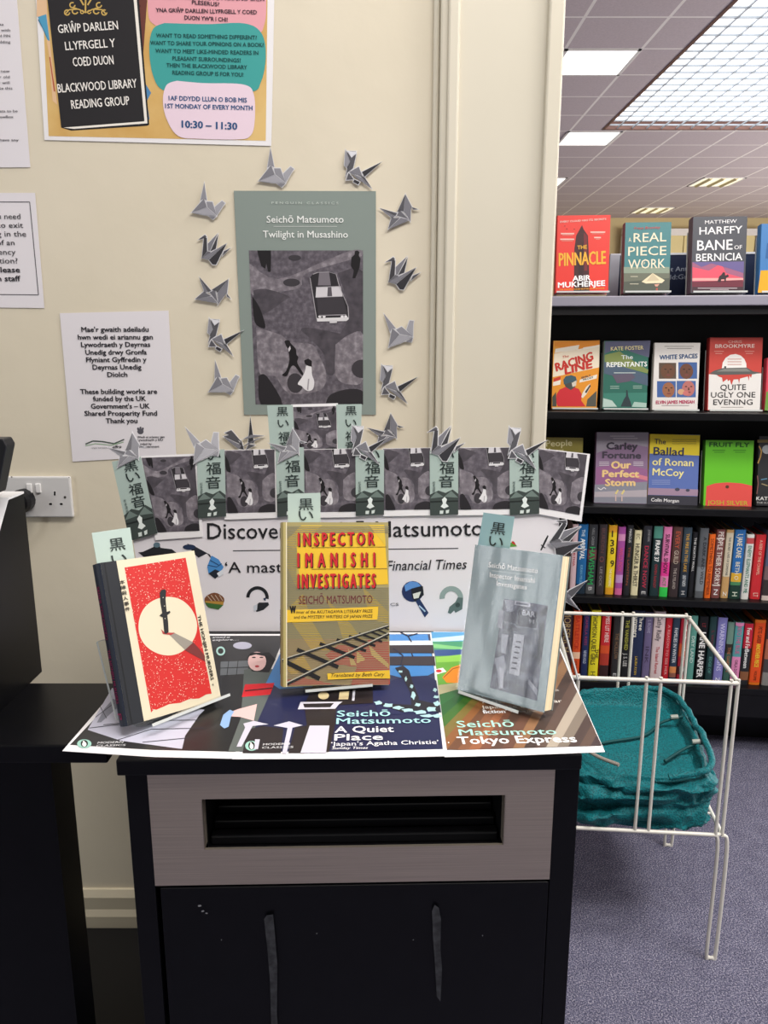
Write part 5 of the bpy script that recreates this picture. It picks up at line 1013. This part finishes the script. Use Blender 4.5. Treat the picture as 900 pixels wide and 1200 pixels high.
def yz(pts, x0, x1, m, name, root):
    a = MB(); n = len(pts)
    r0 = [(x0, y, z) for y, z in pts]; r1 = [(x1, y, z) for y, z in pts]
    a.face(r0, m); a.face(r1[::-1], m)
    for i in range(n): j = (i+1) % n; a.face([r0[j], r0[i], r1[i], r1[j]], m)
    return a.build(name, root)
yz(side, -.42, 0, satin, 'body', ko)
yz([(.058, zk), (.058, zk+.003), (.0135, zk+.003), (-.13, zk-.157), (-.13, zk-.16), (.012, zk)], -.42, .0005, mat('#d9d8da', .35), 'white_top', ko)
SP = plane(0, .985, 0); o_ = px2(SP, 6, 576)
mo = thing('monitor', 'edge of a black monitor above the kiosk at the left border', 'monitor', plane(o_.x, .985, 1.177))
o2 = [px2(SP, *c) for c in ((-160, 513), (8, 513), (12.5, 521), (1.5, 577), (-160, 577))]
MB().prism([(p.x-o_.x, p.z-1.177) for p in o2], -.012, .014, mat('#16171b', .35)).build('screen_housing', mo, bevel=.002)
MB().prism([(p.x-o_.x+(-.012), (p.z-1.177)*.86+.004) for p in o2], -.0135, -.012, mat('#22252b', .15)).build('screen', mo)
MB().box(-.16, -.08, -.006, .01, -.0005, .02, BLACK).build('screen_foot', mo)
so = [px2(MW, *c, -.009) for c in ((-1, 558.5), (82, 558.5), (86, 606.5), (3, 606.5))]
cx, z0 = (so[0].x+so[2].x)/2, so[2].z; MS = MW @ Matrix.Translation((cx, -.009, z0))
sk = thing('wall_socket', 'white double wall socket with two switches below the bilingual notice', 'socket', MS)
hw, hh = .073, so[0].z-so[2].z
MB().box(so[2].x-cx-.146, so[2].x-cx, 0, .009, 0, hh, mat('#cfcdcc', .3)).build('plate', sk, bevel=.003)
A = Art(sk, MS, (0, 500, 8.18))
for x0 in (255, 340):
    q = [A.pt(x0, 545), A.pt(x0+50, 545), A.pt(x0+58, 632), A.pt(x0+12, 632)]
    MB().prism(q, -.0035, .001, mat('#e6e4e3', .3)).build('switch', sk, bevel=.001)
for u, v, a_, b_ in ((525, 640, 9, 20), (485, 741, 14, 10), (588, 741, 14, 10)): A.rect(u-a_-5, v-b_-5, u+a_+3, v+b_+5, '#e9e8e6', 1); A.rect(u-a_, v-b_, u+a_, v+b_, '#1a1919', 2)
A.ell(623, 677, 12, 13, '#4a4744', 2); A.ell(112, 482, 8, 8, '#8a8580', 2); A.ell(662, 487, 5, 5, '#6a6560', 2); A.done('socket_holes')
pc = px2(MW, 24, 588, -.03)
pg = thing('plug', 'black plug in the left outlet of the double wall socket', 'plug', MW @ Matrix.Translation((pc.x, 0, pc.z)))
a = MB(); rows = []
for y, r_ in ((-.0095, .021), (-.03, .022), (-.042, .019), (-.045, .012)): rows.append([(r_*math.cos(t), y, r_*1.1*math.sin(t)) for t in [2*math.pi*i/20 for i in range(20)]])
a.grid(rows, BLACK, True); a.face(rows[-1], BLACK); a.face(rows[0][::-1], BLACK); a.build('body', pg, smooth=False)
MB().tube(smooth_path([(-.005, -.03, -.015), (-.012, -.032, -.05), (-.04, -.03, -.09), (-.12, -.05, -.14)]), .0035, BLACK).build('cable', pg, smooth=True)

# ------------------------------------------------------------------ wire basket stand with teal bag
ZR = .68
FR, BR, FL = on_z(866, 801, ZR), on_z(806, 722.5, ZR), on_z(669, 794, ZR)
BL = FL+(BR-FR)
ZB = px2(plane(0, FR.y, 0), 847, 979).z
wire = mat('#dcd8cf', .3, spec=.5)
cen = (FR+BL)/2; MBk = Matrix.Translation((cen.x, cen.y, 0))
bs = thing('wire_basket_stand', 'white wire basket stand on hairpin legs beside the bookcase, holding a teal bag', 'basket stand', MBk)
def L(p, z=None): return Vector((p.x-cen.x, p.y-cen.y, p.z if z is None else z))
def roundc(c, r, k=4):
    out = []
    for i, p in enumerate(c):
        a, b = c[i-1], c[(i+1) % len(c)]; u = (a-p).normalized()*r; v = (b-p).normalized()*r
        for j in range(k+1):
            t = j/k; out.append((p+u)*(1-t)**2+p*2*t*(1-t)+(p+v)*t*t)
    return out
MB().tube(roundc([L(FL), L(FR), L(BR), L(BL)], .012), .0048, wire, 10, True).build('rim', bs, smooth=True)
MB().tube(roundc([L(FL, ZB), L(FR, ZB), L(BR, ZB), L(BL, ZB)], .02), .0045, wire, 10, True).build('base_frame', bs, smooth=True)
g = MB()
for t in (.2, .4, .6, .8): g.tube([L(FL.lerp(BL, t), ZB), L(FR.lerp(BR, t), ZB)], .003, wire, 8)
g.build('base_wires', bs, smooth=True)
def up(p, name='upright'): MB().tube([L(p, ZB), L(p, ZR+.008)], .0038, wire, 8).build(name, bs, smooth=True)
for t in (.455, .54): up(FL.lerp(FR, t))
for t in (.52, .60): up(BL.lerp(BR, t))
for p, q, t in ((FR, BR, .01), (FR, FL, .045), (BR, BL, .012), (BR, FR, .05), (FL, BL, .01), (FL, FR, .045), (BL, BR, .012), (BL, FL, .05)): up(p.lerp(q, t))
for p, q in ((FR, FL), (BR, BL), (FL, FR), (BL, BR)):
    o_ = (p-q).normalized()*.012; d_ = (FL-FR).normalized()*.02
    if p in (FL, BL): d_ = -d_
    P0 = L(p, ZB); f = L(p+o_, .0045)
    pts = [P0, P0+o_+Vector((0, 0, -.035)), L(p+o_, .02), f+d_*.3, f+d_*.7, L(p+o_+d_, .02), P0+o_+d_+Vector((0, 0, -.035)), P0+d_]
    MB().tube(smooth_path(pts, 5), .0042, wire, 8).build('leg', bs, smooth=True)
# bag
def teal():
    m, nt, b = nodes('teal_mesh_fabric'); tc = N(nt, 'ShaderNodeTexCoord')
    v = N(nt, 'ShaderNodeTexVoronoi', Scale=260); nt.links.new(tc.outputs['Object'], v.inputs['Vector'])
    r_ = ramp(nt, v.outputs['Distance'], [(.15, '#01454c'), (.6, '#037178')]); nt.links.new(r_.outputs[0], b.inputs['Base Color'])
    b.inputs['Roughness'].default_value = .6; b.inputs['Sheen Weight'].default_value = .05; b.inputs['Specular IOR Level'].default_value = .3
    bp = N(nt, 'ShaderNodeBump', Strength=.8, Distance=.0015); nt.links.new(v.outputs['Distance'], bp.inputs['Height']); nt.links.new(bp.outputs[0], b.inputs['Normal']); return m
TEAL = teal(); TEALD = mat('#0a4a4c', .6)
bag = thing('fabric_bag', 'teal mesh fabric bag folded flat in the wire basket', 'bag', Matrix.Translation((cen.x, cen.y, ZB)))
ux, uy = (FR-FL)/2, (BR-FR)/2
prof = [(.0, .006), (.7, .004), (.93, .004), (1.0, .018), (1.02, .04), (.965, .056), (1.0, .07), (1.025, .088), (.97, .102), (1.0, .114), (1.01, .13), (.975, .146), (.93, .150), (.885, .144), (.86, .128), (.82, .118), (.74, .116), (.62, .119), (.4, .122), (.15, .122), (0, .122)]
pv = smooth_path([(a, b, 0) for a, b in prof], 5)
rows = []; NA = 150
for i, p in enumerate(pv):
    row = []
    for j in range(NA):
        t = 2*math.pi*j/NA; c, s_ = math.cos(t), math.sin(t); e = 2/5.5
        u = math.copysign(abs(c)**e, c)*p.x; v = math.copysign(abs(s_)**e, s_)*p.x
        q = ux*u*.96+uy*v*.96; z = p.y-.012*(p.x > .5)*(z0_ := max(0, 1-p.y/.08))*max(0, -v)
        edge = max(0, (p.x-.55)/.45)
        n1 = noise.noise(Vector((q.x*7, q.y*7, z*26))); n2 = noise.noise(Vector((q.x*19+3, q.y*19, z*60))); n3 = noise.noise(Vector((q.x*45, q.y*45+9, z*70)))
        rad = Vector((q.x, q.y, 0)); rad = rad.normalized() if rad.length > 1e-6 else Vector((0, 0, 0))
        sag = -.022*max(0, 1-abs(v+.9))*(z/.15)*(1 if p.x > .8 else .4) if v < -.4 else 0
        rg = 1-abs(noise.noise(Vector((q.x*9+5, q.y*9, z*22+q.x*14)))) ; rg2 = 1-abs(noise.noise(Vector((q.x*16-q.z*9, q.y*16+2, z*34-q.x*25))))
        q = q+rad*edge*(n1*.012+n2*.008+n3*.004+(rg**3-.55)*.015+(rg2**3-.55)*.007-.004)
        if v < -.35:
            zz = (z-.075)/(.35+abs(u)); cr = 1-abs(noise.noise(Vector((u*1.6+7, zz*16, .3)))); fr_ = min(1, (-v-.35)/.3)*edge
            q = q+rad*fr_*((cr**3-.5)*.02-.018*math.exp(-(u/.16)**2)*(1-abs(z-.08)/.12))
        z = z+edge*(n2*.012+n1*.014+(rg2**3-.5)*.008)*(1 if i > 10 else .3)+(1-edge)*n1*.004*(1 if i > 30 else 0)+sag+(.012*v if i > 40 else 0)
        row.append((q.x, q.y, z))
    rows.append(row)
MB().grid(rows, TEAL, True).build('cloth', bag, smooth=True)
def tp_(u, v, z): q = ux*u+uy*v; return (q.x, q.y, z+.012*v)
MB().tube(smooth_path([tp_(-.7, -.35, .13), tp_(-.3, -.2, .128), tp_(.2, -.05, .13), tp_(.5, .2, .137), tp_(.8, .25, .15)]), .0035, TEALD, 8).build('cord', bag, smooth=True)
MB().tube(smooth_path([tp_(.35, -.55, .128), tp_(.6, -.38, .134), tp_(.8, -.3, .142), tp_(.93, -.32, .15)]), .0035, TEALD, 8).build('cord', bag, smooth=True)
for u, v in ((.68, .23), (.82, -.3)): MB().tube([tp_(u-.05, v, .149), tp_(u+.05, v, .151)], .006, mat('#a3a79f', .4), 8).build('toggle', bag, smooth=True)
MB().tube(smooth_path([tp_(-.9, -.2, .15), tp_(-.6, -.55, .14), tp_(-.3, -.8, .146)]), .0045, mat('#a39a92', .4), 8).build('frame_wire', bag, smooth=True)
hem = [Vector(p) for p in smooth_path([tp_(.3, -.9, .138), tp_(.6, -.88, .142), tp_(.87, -.74, .15), tp_(.92, -.3, .158), tp_(.88, .3, .16), tp_(.8, .72, .16), tp_(.5, .86, .156), tp_(.1, .9, .15)], 9)]
hem = [p+Vector((noise.noise(p*31)*.006, noise.noise(p*27+Vector((3, 1, 2)))*.006, noise.noise(p*36)*.007)) for p in hem]
MB().tube(hem, .0075, TEAL, 12).build('rolled_hem', bag, smooth=True)
